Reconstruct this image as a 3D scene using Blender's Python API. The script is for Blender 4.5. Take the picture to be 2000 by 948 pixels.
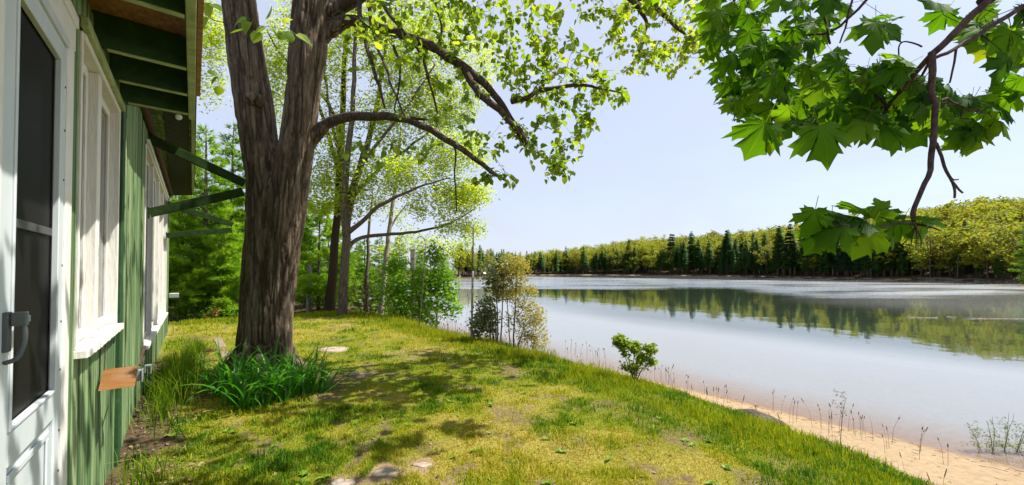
import bpy, bmesh, math, random
import numpy as np
from mathutils import Vector, Matrix

for o in list(bpy.data.objects):
    bpy.data.objects.remove(o)
random.seed(7)
RNG = np.random.default_rng(11)
sc = bpy.context.scene
COL = sc.collection

# ------------------------------------------------------------------ camera
F, CX, CY, PITCH = 780.0, 1000.0, 513.0, math.radians(1.0)
EYE = Vector((0.0, 0.0, 1.7))
cam_d = bpy.data.cameras.new('camera')
cam = bpy.data.objects.new('camera', cam_d)
COL.objects.link(cam)
cam.location = EYE
cam.rotation_euler = (math.radians(90) + PITCH, 0, 0)
cam_d.sensor_fit = 'HORIZONTAL'
cam_d.sensor_width = 36.0
cam_d.lens = 36.0 * F / 2000.0
cam_d.shift_y = (CY - 474.0) / 2000.0
cam_d.clip_start = 0.05
cam_d.clip_end = 4000
sc.camera = cam

# ------------------------------------------------------------------ sky, sun, exposure
SUN_EL, SUN_AZ = math.radians(61), math.radians(84)
world = bpy.data.worlds.new('World')
sc.world = world
world.use_nodes = True
nt = world.node_tree
sky = nt.nodes.new('ShaderNodeTexSky')
sky.sky_type = 'NISHITA'
sky.sun_disc = False
sky.sun_elevation = SUN_EL
sky.sun_rotation = SUN_AZ
sky.altitude = 200
sky.air_density = 1.0
sky.dust_density = 2.0
sky.ozone_density = 3.0
veil = nt.nodes.new('ShaderNodeMixRGB')      # thin high haze that evens the blue out
veil.inputs[0].default_value = 0.78
veil.inputs[2].default_value = (2.4, 2.53, 3.02, 1)
_tc = nt.nodes.new('ShaderNodeTexCoord'); _mp = nt.nodes.new('ShaderNodeMapping'); _mp.inputs['Scale'].default_value = (1.2, 1.2, 4.0)
_no = nt.nodes.new('ShaderNodeTexNoise'); _no.inputs['Scale'].default_value = 1.6; _no.inputs['Detail'].default_value = 5; _no.inputs['Distortion'].default_value = .6
_mr = nt.nodes.new('ShaderNodeMapRange'); _mr.inputs[1].default_value = .3; _mr.inputs[2].default_value = .7; _mr.inputs[3].default_value = .68; _mr.inputs[4].default_value = .88
nt.links.new(_tc.outputs['Generated'], _mp.inputs[0]); nt.links.new(_mp.outputs[0], _no.inputs['Vector']); nt.links.new(_no.outputs['Fac'], _mr.inputs[0]); nt.links.new(_mr.outputs[0], veil.inputs[0])
nt.links.new(sky.outputs[0], veil.inputs[1])
nt.links.new(veil.outputs[0], nt.nodes['Background'].inputs[0])
nt.nodes['Background'].inputs[1].default_value = 0.15
sun_d = bpy.data.lights.new('sun', 'SUN')
sun_d.energy = 5.0
sun_d.angle = math.radians(0.53)
sun_d.color = (1.0, 0.95, 0.86)
sun = bpy.data.objects.new('sun', sun_d)
COL.objects.link(sun)
to_sun = Vector((math.sin(SUN_AZ) * math.cos(SUN_EL), math.cos(SUN_AZ) * math.cos(SUN_EL), math.sin(SUN_EL)))
sun.rotation_euler = to_sun.to_track_quat('Z', 'Y').to_euler()
sun.location = (20, 0, 40)
sc.view_settings.view_transform = 'Standard'
sc.view_settings.look = 'None'
sc.view_settings.exposure = 1.0
sc.view_settings.gamma = 1.0
sc.render.engine = 'CYCLES'
sc.cycles.max_bounces = 8
sc.cycles.diffuse_bounces = 3
sc.cycles.glossy_bounces = 3
sc.cycles.transmission_bounces = 6
sc.cycles.transparent_max_bounces = 12

# ------------------------------------------------------------------ picking points from directions
_f = np.array([0, math.cos(PITCH), math.sin(PITCH)])
_u = np.array([0, -math.sin(PITCH), math.cos(PITCH)])
_r = np.array([1.0, 0, 0])
EYE_A = np.array(EYE)
def ray(px, py):
    return _r * ((px - CX) / F) + _f + _u * ((CY - py) / F)
def at(px, py, Y):
    d = ray(px, py)
    return EYE_A + d * (Y / d[1])
def on_z(px, py, z=0.0):
    d = ray(px, py)
    return EYE_A + d * ((z - EYE_A[2]) / d[2])

# wall axes: DIR runs along the cabin wall away from the camera, NRM points out of it
DIR = np.array([-0.6240, 0.7814])
NRM = np.array([0.7814, 0.6240])
WQ = 0.515
def us(X, Y):
    return X * DIR[0] + Y * DIR[1], X * NRM[0] + Y * NRM[1] + WQ
def xy(u, s):
    q = s - WQ
    return DIR[0] * u + NRM[0] * q, DIR[1] * u + NRM[1] * q

# ------------------------------------------------------------------ noise
def _hash(ix, iy, iz, seed):
    h = (ix.astype(np.int64) * 374761393 + iy.astype(np.int64) * 668265263 + iz.astype(np.int64) * 2147483647 + seed * 974711) & 0xffffffff
    h = ((h ^ (h >> 13)) * 1274126177) & 0xffffffff
    h = h ^ (h >> 16)
    return (h & 0xffff).astype(np.float64) / 65535.0
def vnoise(x, y, z=0.0, seed=0):
    x = np.asarray(x, float); y = np.asarray(y, float); z = np.asarray(z, float) + np.zeros_like(x)
    ix, iy, iz = np.floor(x), np.floor(y), np.floor(z)
    fx, fy, fz = x - ix, y - iy, z - iz
    fx, fy, fz = (t * t * (3 - 2 * t) for t in (fx, fy, fz))
    r = 0.0
    for a in (0, 1):
        wa = fx if a else 1 - fx
        for b in (0, 1):
            wb = fy if b else 1 - fy
            for c in (0, 1):
                wc = fz if c else 1 - fz
                r = r + wa * wb * wc * _hash(ix + a, iy + b, iz + c, seed)
    return r
def fbm(x, y, z=0.0, seed=0, oct=4):
    v, a, t = 0.0, 0.5, 0.0
    x = np.asarray(x, float); y = np.asarray(y, float); z = np.asarray(z, float)
    for i in range(oct):
        v = v + a * vnoise(x, y, z, seed + i * 17)
        t += a; a *= 0.5
        x = x * 2.03; y = y * 2.03; z = z * 2.03
    return v / t
def sstep(a, b, x):
    t = np.clip((np.asarray(x, float) - a) / (b - a), 0, 1)
    return t * t * (3 - 2 * t)

# ------------------------------------------------------------------ objects
def tag(o, label=None, cat=None, group=None, kind=None):
    if label: o['label'] = label
    if cat: o['category'] = cat
    if group: o['group'] = group
    if kind: o['kind'] = kind
    return o
def link(name, me, parent=None, loc=None, mat=None):
    o = bpy.data.objects.new(name, me)
    COL.objects.link(o)
    if parent is not None: o.parent = parent
    if loc is not None: o.location = loc
    if mat is not None and not me.materials: me.materials.append(mat)
    return o
def empty(name, loc, rz=0.0, label=None, cat=None, group=None):
    o = bpy.data.objects.new(name, None)
    COL.objects.link(o)
    o.location = Vector([float(c) for c in loc]); o.rotation_euler = (0, 0, rz)
    o.empty_display_size = 0.2
    return tag(o, label, cat, group)
def mesh_np(name, V, faces, attrs=None, smooth=False):
    """faces: list of (n,k) int arrays"""
    me = bpy.data.meshes.new(name)
    V = np.ascontiguousarray(V, dtype=np.float32)
    me.vertices.add(len(V))
    me.vertices.foreach_set('co', V.ravel())
    idx, starts, n = [], [], 0
    for f in faces:
        f = np.asarray(f, dtype=np.int32)
        if len(f) == 0: continue
        idx.append(f.ravel())
        starts.append(n + np.arange(len(f), dtype=np.int32) * f.shape[1])
        n += f.size
    idx = np.concatenate(idx).astype(np.int32); starts = np.concatenate(starts).astype(np.int32)
    me.loops.add(n); me.loops.foreach_set('vertex_index', idx)
    me.polygons.add(len(starts)); me.polygons.foreach_set('loop_start', starts)
    if smooth: me.polygons.foreach_set('use_smooth', np.ones(len(starts), bool))
    me.update(calc_edges=True)
    for k, a in (attrs or {}).items():
        at_ = me.attributes.new(k, 'FLOAT', 'POINT')
        at_.data.foreach_set('value', np.ascontiguousarray(a, dtype=np.float32))
    return me
def mesh_bm(name, bm, smooth=False):
    me = bpy.data.meshes.new(name)
    bm.normal_update()
    bm.to_mesh(me); bm.free()
    if smooth:
        for p in me.polygons: p.use_smooth = True
    return me

# ------------------------------------------------------------------ material helpers
def new_mat(name):
    m = bpy.data.materials.new(name)
    m.use_nodes = True
    m.node_tree.nodes.clear()
    return m, m.node_tree.nodes, m.node_tree.links
def nd(N, t, **kw):
    n = N.new(t)
    for k, v in kw.items(): setattr(n, k, v)
    return n
def ramp(N, stops):
    r = N.new('ShaderNodeValToRGB')
    e = r.color_ramp.elements
    e[0].position, e[0].color = stops[0][0], (*stops[0][1], 1)
    e[1].position, e[1].color = stops[-1][0], (*stops[-1][1], 1)
    for p, c in stops[1:-1]:
        x = e.new(p); x.color = (*c, 1)
    return r
def mat_surface(name, stops, scale=(5, 5, 5), rough=0.7, bump=0.3, bscale=None, detail=6, spec=0.3, coord='Object', metallic=0.0, bdist=0.01):
    """principled with a noise driven ramp and a bump"""
    m, N, L = new_mat(name)
    tc = nd(N, 'ShaderNodeTexCoord'); mp = nd(N, 'ShaderNodeMapping'); mp.inputs['Scale'].default_value = scale
    L.new(tc.outputs[coord], mp.inputs[0])
    no = nd(N, 'ShaderNodeTexNoise'); no.inputs['Scale'].default_value = 1; no.inputs['Detail'].default_value = detail; no.inputs['Roughness'].default_value = 0.62
    L.new(mp.outputs[0], no.inputs['Vector'])
    r = ramp(N, stops); L.new(no.outputs['Fac'], r.inputs[0])
    p = nd(N, 'ShaderNodeBsdfPrincipled'); p.inputs['Roughness'].default_value = rough
    p.inputs['Specular IOR Level'].default_value = spec; p.inputs['Metallic'].default_value = metallic
    L.new(r.outputs[0], p.inputs['Base Color'])
    if bump:
        mb = nd(N, 'ShaderNodeMapping'); mb.inputs['Scale'].default_value = bscale or tuple(4 * s for s in scale)
        L.new(tc.outputs[coord], mb.inputs[0])
        n2 = nd(N, 'ShaderNodeTexNoise'); n2.inputs['Scale'].default_value = 1; n2.inputs['Detail'].default_value = 5
        L.new(mb.outputs[0], n2.inputs['Vector'])
        b = nd(N, 'ShaderNodeBump'); b.inputs['Strength'].default_value = bump; b.inputs['Distance'].default_value = bdist
        L.new(n2.outputs['Fac'], b.inputs['Height']); L.new(b.outputs[0], p.inputs['Normal'])
    o = nd(N, 'ShaderNodeOutputMaterial'); L.new(p.outputs[0], o.inputs[0])
    return m
def mat_leaf(name, stops, trans=0.45, tint_t=(1.3, 1.25, 0.5), rough=0.45, per_object=False, vein=None, gloss=0.25):
    """thin leaf: diffuse front, light passing through, a little sheen; colour from the per-leaf 'tint' (or the object's random)"""
    m, N, L = new_mat(name)
    at_ = nd(N, 'ShaderNodeAttribute', attribute_name='tint')
    src = at_.outputs['Fac']
    if per_object:
        oi = nd(N, 'ShaderNodeObjectInfo')
        ad = nd(N, 'ShaderNodeMath', operation='MULTIPLY_ADD'); ad.inputs[1].default_value = 0.45
        L.new(at_.outputs['Fac'], ad.inputs[0])
        mu = nd(N, 'ShaderNodeMath', operation='MULTIPLY'); mu.inputs[1].default_value = 0.55
        L.new(oi.outputs['Random'], mu.inputs[0]); L.new(mu.outputs[0], ad.inputs[2])
        src = ad.outputs[0]
    r = ramp(N, stops); L.new(src, r.inputs[0])
    col = r.outputs[0]
    if vein:
        av = nd(N, 'ShaderNodeAttribute', attribute_name='vein')
        pw = nd(N, 'ShaderNodeMapRange'); pw.inputs['From Min'].default_value = 0.86; pw.inputs['From Max'].default_value = 1.0
        L.new(av.outputs['Fac'], pw.inputs[0])
        mx = nd(N, 'ShaderNodeMixRGB'); mx.inputs[2].default_value = (*vein, 1)
        L.new(pw.outputs[0], mx.inputs[0]); L.new(col, mx.inputs[1]); col = mx.outputs[0]
    tn = nd(N, 'ShaderNodeMixRGB', blend_type='MULTIPLY'); tn.inputs[0].default_value = 1
    tn.inputs[2].default_value = (*tint_t, 1); L.new(col, tn.inputs[1])
    p = nd(N, 'ShaderNodeBsdfPrincipled'); p.inputs['Roughness'].default_value = rough; p.inputs['Specular IOR Level'].default_value = gloss
    L.new(col, p.inputs['Base Color'])
    t = nd(N, 'ShaderNodeBsdfTranslucent'); L.new(tn.outputs[0], t.inputs[0])
    ms = nd(N, 'ShaderNodeMixShader'); ms.inputs[0].default_value = trans
    L.new(p.outputs[0], ms.inputs[1]); L.new(t.outputs[0], ms.inputs[2])
    o = nd(N, 'ShaderNodeOutputMaterial'); L.new(ms.outputs[0], o.inputs[0])
    return m

# ------------------------------------------------------------------ ground and lake
NEAR_S = 12.6
def _p(u, s):
    x, y = xy(u, s); return (float(x), float(y))
LAKE = [_p(-80, NEAR_S), _p(-20, NEAR_S + .4), _p(0, NEAR_S), _p(8, NEAR_S - .1), _p(20, NEAR_S - .2), _p(42, NEAR_S + .5), (-28, 70), (-34, 110), (-26, 150), (-22.6, 160), (-15, 185), (-10.6, 206), (2, 240), (13.4, 262), (35, 275), (60, 268), (96, 251),
        (116, 236), (128, 222), (136, 200), (139, 180), (146, 152), (151, 131), (140, 108), (104, 80), (92, 70), (95, 55), (105, 20), (90, -25)]
LK = np.array(LAKE)
def lake_d(X, Y):
    """signed distance to the shoreline, positive on land"""
    X = np.asarray(X, float); Y = np.asarray(Y, float)
    best = np.full(X.shape, 1e9); inside = np.zeros(X.shape, bool)
    for i in range(len(LK)):
        a, b = LK[i], LK[(i + 1) % len(LK)]
        e = b - a
        t = np.clip(((X - a[0]) * e[0] + (Y - a[1]) * e[1]) / (e @ e), 0, 1)
        best = np.minimum(best, np.hypot(X - a[0] - t * e[0], Y - a[1] - t * e[1]))
        c = (a[1] > Y) != (b[1] > Y)
        with np.errstate(divide='ignore', invalid='ignore'):
            xi = a[0] + (Y - a[1]) / (e[1] if e[1] != 0 else 1e-9) * e[0]
        inside ^= c & (X < xi)
    return np.where(inside, -best, best)
WATER = -2.0
def edge_shift(u):
    """how far the lawn's edge comes in towards the cabin"""
    return np.interp(u, [-6, -2, .3, .75, 2.0, 3.4, 5], [1.6, 1.45, 1.05, .82, .40, .18, 0])
def ground_z(X, Y, d=None):
    X = np.asarray(X, float); Y = np.asarray(Y, float)
    if d is None: d = lake_d(X, Y)
    u, s = us(X, Y)
    r = np.hypot(X, Y)
    wob = (fbm(X * .45, Y * .45, 0, 3, 3) - .5) * .5
    dn = d + wob * sstep(0.5, 3, d) - edge_shift(u) * sstep(2.2, 4.6, d)
    near = np.interp(dn, [0, .9, 2.2, 3.4, 4.2, 5.0, 5.7, 6.3, 6.9, 8.0, 10.5], [-2, -1.93, -1.80, -1.62, -1.34, -.84, -.38, -.15, -.06, -.01, 0.0])
    near = near + (fbm(X * 1.3, Y * 1.3, 0, 5, 4) - .5) * .06 * sstep(2, 4, d)
    near = near - sstep(15.5, 22, u) * .55 * sstep(6, 10, d)
    ph = np.arctan2(X, np.maximum(Y, 1e-3))
    amp = np.interp(ph, [-.5, 0.0, .12, .2, .3, .5, .65, .85, 1.1], [2, 2.5, 6, 10, 12.5, 15.5, 19, 22, 23])
    far = -2 + np.interp(d, [0, 2, 6, 20, 60, 120, 260, 600], [0, .35, .9, .9 + .11 * 1, .9, .9, .9, .9]) + amp * np.interp(d, [0, 6, 30, 80, 140, 300, 700], [0, 0, .32, .85, 1.0, 1.05, .9])
    far = far + (fbm(X * .03, Y * .03, 0, 9, 3) - .5) * 3 * sstep(10, 60, d)
    w = sstep(38, 60, r)
    land = near * (1 - w) + far * w
    dep = -d
    bed = -2 - np.interp(dep, [0, 2, 6, 14, 22, 60], [0, .1, .34, .85, 1.8, 4.5]) + (fbm(X * .5, Y * .5, 0, 12, 3) - .5) * .05 * sstep(.5, 4, dep)
    return np.where(d >= 0, land, bed)

# bare and dry places on the lawn: (px, py, radius, sand 1 / soil 0, strength)
BARE = [(752, 922, .17, 1, 1.0), (826, 910, .13, 1, 1.0), (668, 942, .16, .75, .9), (1000, 905, .10, .3, .5), (880, 945, .12, .6, .6),
        (1350, 840, .24, .2, .55), (1290, 775, .25, .15, .4), (640, 775, .2, .45, .8), (1230, 800, .3, .2, .35), (1480, 938, .2, .35, .7), (1560, 905, .25, .3, .45),
        (835, 868, .12, .1, .6), (700, 735, .2, .3, .8), (1120, 860, .25, .3, .35), (1620, 925, .2, .3, .4), (980, 790, .25, .2, .3), (795, 690, .5, .6, .5)]
BARE = [(on_z(a, b)[:2], r, k, w) for a, b, r, k, w in BARE]
def cover(X, Y):
    """lawn cover at a place: dry (0..1), bare soil, sandiness of the soil"""
    X = np.asarray(X, float); Y = np.asarray(Y, float)
    u, s = us(X, Y); s = s + edge_shift(u)
    dry = sstep(.40, .66, fbm(X * .75, Y * .75, 0, 21, 4)) * .62 + .42 * sstep(.45, .7, fbm(X * 2.6, Y * 2.6, 0, 22, 3))
    dry = dry + .35 * sstep(9, 13, u) * sstep(7, 4, s) + .30 * sstep(3.6, 2.0, np.hypot(X + 1.3, Y - 2.6)) - .5 * sstep(4.6, 5.8, s)
    dry = dry - .02 + .12 * sstep(4.6, 3.0, np.hypot(X + .9, Y - 3.2)) - .5 * sstep(.48, .62, fbm(X * 1.1, Y * 1.1, 0, 77, 3)) - .10
    bare = .9 * sstep(.64, .8, fbm(X * 2.0 + 3, Y * 2.0, 0, 31, 4)) * sstep(5.6, 5.0, s) * .8
    sand = np.zeros_like(X) + .25 + .3 * (fbm(X * 5, Y * 5, 0, 33, 3) - .5)
    spots = sstep(.64, .74, fbm(X * 4.3 + 9, Y * 4.3, 0, 37, 3)) * sstep(5.6, 5.0, s) * .8
    bare = np.maximum(bare, spots)
    soil = sstep(.55, .2, us(X, Y)[1] + (fbm(X * 2, Y * 2, 0, 35, 3) - .5) * .9) * sstep(11.5, 9, u)
    bare = np.maximum(bare, soil)
    sand = np.where(soil > .3, 0, sand)
    cl = sstep(1.1, .5, np.hypot((X + 3.4) * .8, Y - 6.0)) ; bare = np.maximum(bare, cl); sand = np.where(cl > .2, 0.0, sand)
    for c, r, k, w in BARE:
        rr = np.hypot(X - c[0], Y - c[1]) / r + (fbm(X * 9, Y * 9, 0, 41, 3) - .5) * 1.1
        m = sstep(1.25, .75, rr) * w
        bare = np.maximum(bare, m); sand = np.where(m > .15, np.maximum(k, sand * .3), sand)
    return np.clip(dry, 0, 1), np.clip(bare, 0, 1), np.clip(sand, 0, 1)

def build_ground():
    th = np.concatenate([np.radians(np.linspace(-64, 64, 521)), np.radians(np.linspace(68, 292, 50))])
    rr = np.exp(np.linspace(math.log(.25), math.log(900), 470))
    R, T = np.meshgrid(rr, th, indexing='ij')
    X = R * np.sin(T); Y = R * np.cos(T)
    d = lake_d(X, Y)
    Z = ground_z(X, Y, d)
    dry, bare, sand = cover(X, Y)
    _, s = us(X, Y)
    # zone: 0 lawn, 1 beach sand and lake bed, 2 forest floor
    beach = np.where(d < 0, 1.0, 1.0) * sstep(4.3, 3.6, d - edge_shift(us(X, Y)[0]) * sstep(2.2, 4.6, d) + (fbm(X * 1.2, Y * 1.2, 0, 51, 4) - .5) * 1.4) * np.maximum(sstep(70, 45, R), d < -.3)
    u, _s = us(X, Y)
    forest = np.maximum(sstep(45, 70, R), sstep(16.2, 17.6, u + (fbm(X * .8, Y * .8, 0, 53, 3) - .5) * 1.2)) * (d > -0.5)
    wet = sstep(.35, .0, d) * sstep(70, 45, R)
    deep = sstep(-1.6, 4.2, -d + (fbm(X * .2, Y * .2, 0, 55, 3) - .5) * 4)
    n, m = R.shape
    V = np.stack([X, Y, Z], -1).reshape(-1, 3)
    i = np.arange(n - 1)[:, None] * m + np.arange(m)[None, :]
    j = np.arange(n - 1)[:, None] * m + (np.arange(m)[None, :] + 1) % m
    Q = np.stack([i, i + m, j + m, j], -1).reshape(-1, 4)
    cap = np.arange(m, dtype=np.int32)[None, :]
    at_ = dict(dry=dry.ravel(), bare=bare.ravel(), sandy=sand.ravel(), beach=beach.ravel(), forest=forest.ravel(), wet=wet.ravel(), deep=deep.ravel(), light_loss=sstep(19, 40, -d + (fbm(X * .15, Y * .15, 0, 57, 3) - .5) * 6).ravel())
    me = mesh_np('ground', V, [Q, cap], at_, smooth=True)
    m_, N, L = new_mat('lawn soil and sand')
    tc = nd(N, 'ShaderNodeTexCoord')
    def A(n): return nd(N, 'ShaderNodeAttribute', attribute_name=n).outputs['Fac']
    def noise(scale, det=6):
        n_ = nd(N, 'ShaderNodeTexNoise'); n_.inputs['Scale'].default_value = scale; n_.inputs['Detail'].default_value = det; n_.inputs['Roughness'].default_value = .65
        L.new(tc.outputs['Object'], n_.inputs['Vector']); return n_.outputs['Fac']
    def mix(f, a, b):
        x = nd(N, 'ShaderNodeMixRGB'); L.new(f, x.inputs[0]); L.new(a, x.inputs[1]); L.new(b, x.inputs[2]); return x.outputs[0]
    def rp(f, stops):
        r = ramp(N, stops); L.new(f, r.inputs[0]); return r.outputs[0]
    nf = noise(26); nm = noise(7); nl = noise(90, 3)
    green = rp(nf, [(.3, (.06, .085, .008)), (.5, (.13, .155, .012)), (.7, (.2, .21, .02))])
    tan = rp(nf, [(.3, (.13, .11, .02)), (.5, (.24, .21, .035)), (.7, (.32, .26, .07))])
    soil = rp(nf, [(.3, (.03, .02, .012)), (.55, (.09, .06, .035)), (.75, (.2, .13, .08))])
    sandc = rp(nf, [(.3, (.17, .11, .06)), (.7, (.33, .24, .15))])
    lawn = mix(A('dry'), green, tan)
    lawn = mix(A('bare'), lawn, mix(A('sandy'), soil, sandc))
    bs = rp(nm, [(.3, (.25, .175, .10)), (.55, (.32, .235, .14)), (.75, (.38, .29, .185))])
    bs = mix(A('wet'), bs, rp(nm, [(.3, (.18, .105, .055)), (.7, (.25, .16, .095))]))
    bs = mix(A('deep'), bs, rp(nm, [(.3, (.215, .215, .22)), (.7, (.26, .258, .255))]))  # pale grey bed brightens the water where it mirrors the sky
    bs = mix(A('light_loss'), bs, rp(nm, [(.3, (.010, .02, .010)), (.7, (.03, .045, .02))]))  # dark bed stands for light lost in deep water, under the hill reflections
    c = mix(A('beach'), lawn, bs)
    # everything under water away from the near beach is the lake bed
    fl = rp(nm, [(.3, (.02, .016, .009)), (.5, (.055, .036, .018)), (.7, (.11, .065, .03))])
    c = mix(A('forest'), c, fl)
    p = nd(N, 'ShaderNodeBsdfPrincipled'); p.inputs['Roughness'].default_value = .9; p.inputs['Specular IOR Level'].default_value = .15
    L.new(c, p.inputs['Base Color'])
    b = nd(N, 'ShaderNodeBump'); b.inputs['Strength'].default_value = .8; b.inputs['Distance'].default_value = .02
    ad = nd(N, 'ShaderNodeMath', operation='ADD'); L.new(nf, ad.inputs[0]); L.new(nl, ad.inputs[1])
    L.new(ad.outputs[0], b.inputs['Height']); L.new(b.outputs[0], p.inputs['Normal'])
    o = nd(N, 'ShaderNodeOutputMaterial'); L.new(p.outputs[0], o.inputs[0])
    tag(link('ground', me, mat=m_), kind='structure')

def build_lake():
    me = mesh_np('lake', [(-120, -90, WATER), (190, -90, WATER), (190, 330, WATER), (-120, 330, WATER)], [np.array([[0, 1, 2, 3]])])
    m, N, L = new_mat('lake water')
    g = nd(N, 'ShaderNodeNewGeometry'); sp = nd(N, 'ShaderNodeSeparateXYZ'); L.new(g.outputs['Position'], sp.inputs[0])
    def M(op, a, b=None, c=None):
        x = nd(N, 'ShaderNodeMath', operation=op)
        for i, v in enumerate((a, b, c)):
            if v is None: continue
            if isinstance(v, (int, float)): x.inputs[i].default_value = v
            else: L.new(v, x.inputs[i])
        return x.outputs[0]
    def SS(v, a, b):
        x = nd(N, 'ShaderNodeMapRange', interpolation_type='SMOOTHSTEP'); x.inputs['From Min'].default_value = a; x.inputs['From Max'].default_value = b
        L.new(v, x.inputs[0]); return x.outputs[0]
    def noise(scale, det, vec_scale=(1, 1, 1)):
        mp = nd(N, 'ShaderNodeMapping'); mp.inputs['Scale'].default_value = vec_scale; L.new(g.outputs['Position'], mp.inputs[0])
        n_ = nd(N, 'ShaderNodeTexNoise'); n_.inputs['Scale'].default_value = scale; n_.inputs['Detail'].default_value = det
        L.new(mp.outputs[0], n_.inputs['Vector']); return n_.outputs['Fac']
    X, Y = sp.outputs[0], sp.outputs[1]
    wob = M('MULTIPLY_ADD', noise(.06, 3, (.5, 1, 1)), 22.0, -11.0)
    Yw = M('ADD', Y, wob)
    # a breeze ruffles the middle of the lake, both shores stay calm
    near1 = SS(Yw, 70, 79)
    right = SS(M('MULTIPLY_ADD', Yw, -.25, X), 18, 30)          # X - .25 Y
    near2 = M('MULTIPLY', SS(Yw, 46, 62), right)
    start = M('MAXIMUM', near1, near2)
    end = SS(M('ADD', M('ADD', X, Y), M('MULTIPLY', wob, .5)), 232, 212)
    rip = M('MULTIPLY', start, end)
    streak = SS(noise(.12, 4, (.35, 1.6, 1)), .34, .56)
    rip = M('MULTIPLY', rip, M('MULTIPLY_ADD', streak, .5, .5))
    w1 = noise(1.6, 3, (.8, 1.3, 1)); w2 = noise(.55, 2, (.7, 1.2, 1)); w3 = noise(.35, 2, (1, 1, 1))
    h = M('ADD', M('MULTIPLY', w1, .5), w2)
    b1 = nd(N, 'ShaderNodeBump'); b1.inputs['Distance'].default_value = 1.0
    L.new(M('MULTIPLY_ADD', rip, .2, .0), b1.inputs['Strength']); L.new(h, b1.inputs['Height'])
    b2 = nd(N, 'ShaderNodeBump'); b2.inputs['Strength'].default_value = .012; b2.inputs['Distance'].default_value = 1.0
    L.new(M('ADD', w3, M('MULTIPLY', w1, .18)), b2.inputs['Height']); L.new(b1.outputs[0], b2.inputs['Normal'])
    fr = nd(N, 'ShaderNodeFresnel'); fr.inputs['IOR'].default_value = 1.333; L.new(b2.outputs[0], fr.inputs['Normal'])
    gl = nd(N, 'ShaderNodeBsdfGlossy'); L.new(M('MULTIPLY_ADD', rip, .2, .015), gl.inputs['Roughness']); L.new(b2.outputs[0], gl.inputs['Normal'])
    gl.inputs['Color'].default_value = (1, 1, 1, 1)
    tr = nd(N, 'ShaderNodeBsdfTransparent'); tr.inputs[0].default_value = (.9, .92, .93, 1)
    mx = nd(N, 'ShaderNodeMixShader'); L.new(fr.outputs[0], mx.inputs[0]); L.new(tr.outputs[0], mx.inputs[1]); L.new(gl.outputs[0], mx.inputs[2])
    o = nd(N, 'ShaderNodeOutputMaterial'); L.new(mx.outputs[0], o.inputs[0])
    tag(link('lake_water', me, mat=m), kind='structure')
build_ground()
build_lake()
def gz(x, y):
    return float(ground_z(np.array([x]), np.array([y]))[0])

# ------------------------------------------------------------------ cabin
def bx(bm, x0, x1, y0, y1, z0, z1, jit=0.0):
    vs = []
    for z in (z0, z1):
        for y in (y0, y1):
            for x in (x0, x1):
                vs.append(bm.verts.new((x + random.uniform(-jit, jit), y + random.uniform(-jit, jit), z)))
    for f in ((0, 2, 3, 1), (4, 5, 7, 6), (0, 1, 5, 4), (2, 6, 7, 3), (0, 4, 6, 2), (1, 3, 7, 5)):
        bm.faces.new([vs[i] for i in f])
    return vs
def bevel(bm, w, seg=1):
    bmesh.ops.bevel(bm, geom=list(bm.edges), offset=w, segments=seg, affect='EDGES', profile=.6)
def boxes(name, lst, mat, parent, bev=.004):
    bm = bmesh.new()
    for b in lst: bx(bm, *b)
    if bev: bevel(bm, bev)
    return link(name, mesh_bm(name, bm), parent, mat=mat)
def beam(name, a, b, w, h, mat, parent, up=(0, 0, 1), bev=.004):
    """a square timber from a to b; h along up"""
    a, b = Vector(a), Vector(b)
    x = (b - a).normalized(); z = (Vector(up) - x * x.dot(Vector(up))).normalized(); y = z.cross(x)
    bm = bmesh.new()
    vs = []
    for p in (a, b):
        for sy, sz in ((-1, -1), (1, -1), (1, 1), (-1, 1)):
            vs.append(bm.verts.new(p + y * sy * w / 2 + z * sz * h / 2))
    bm.faces.new(vs[3::-1]); bm.faces.new(vs[4:])
    for i in range(4):
        j = (i + 1) % 4
        bm.faces.new((vs[i], vs[j], vs[4 + j], vs[4 + i]))
    if bev: bevel(bm, bev)
    return link(name, mesh_bm(name, bm), parent, mat=mat)

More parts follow.
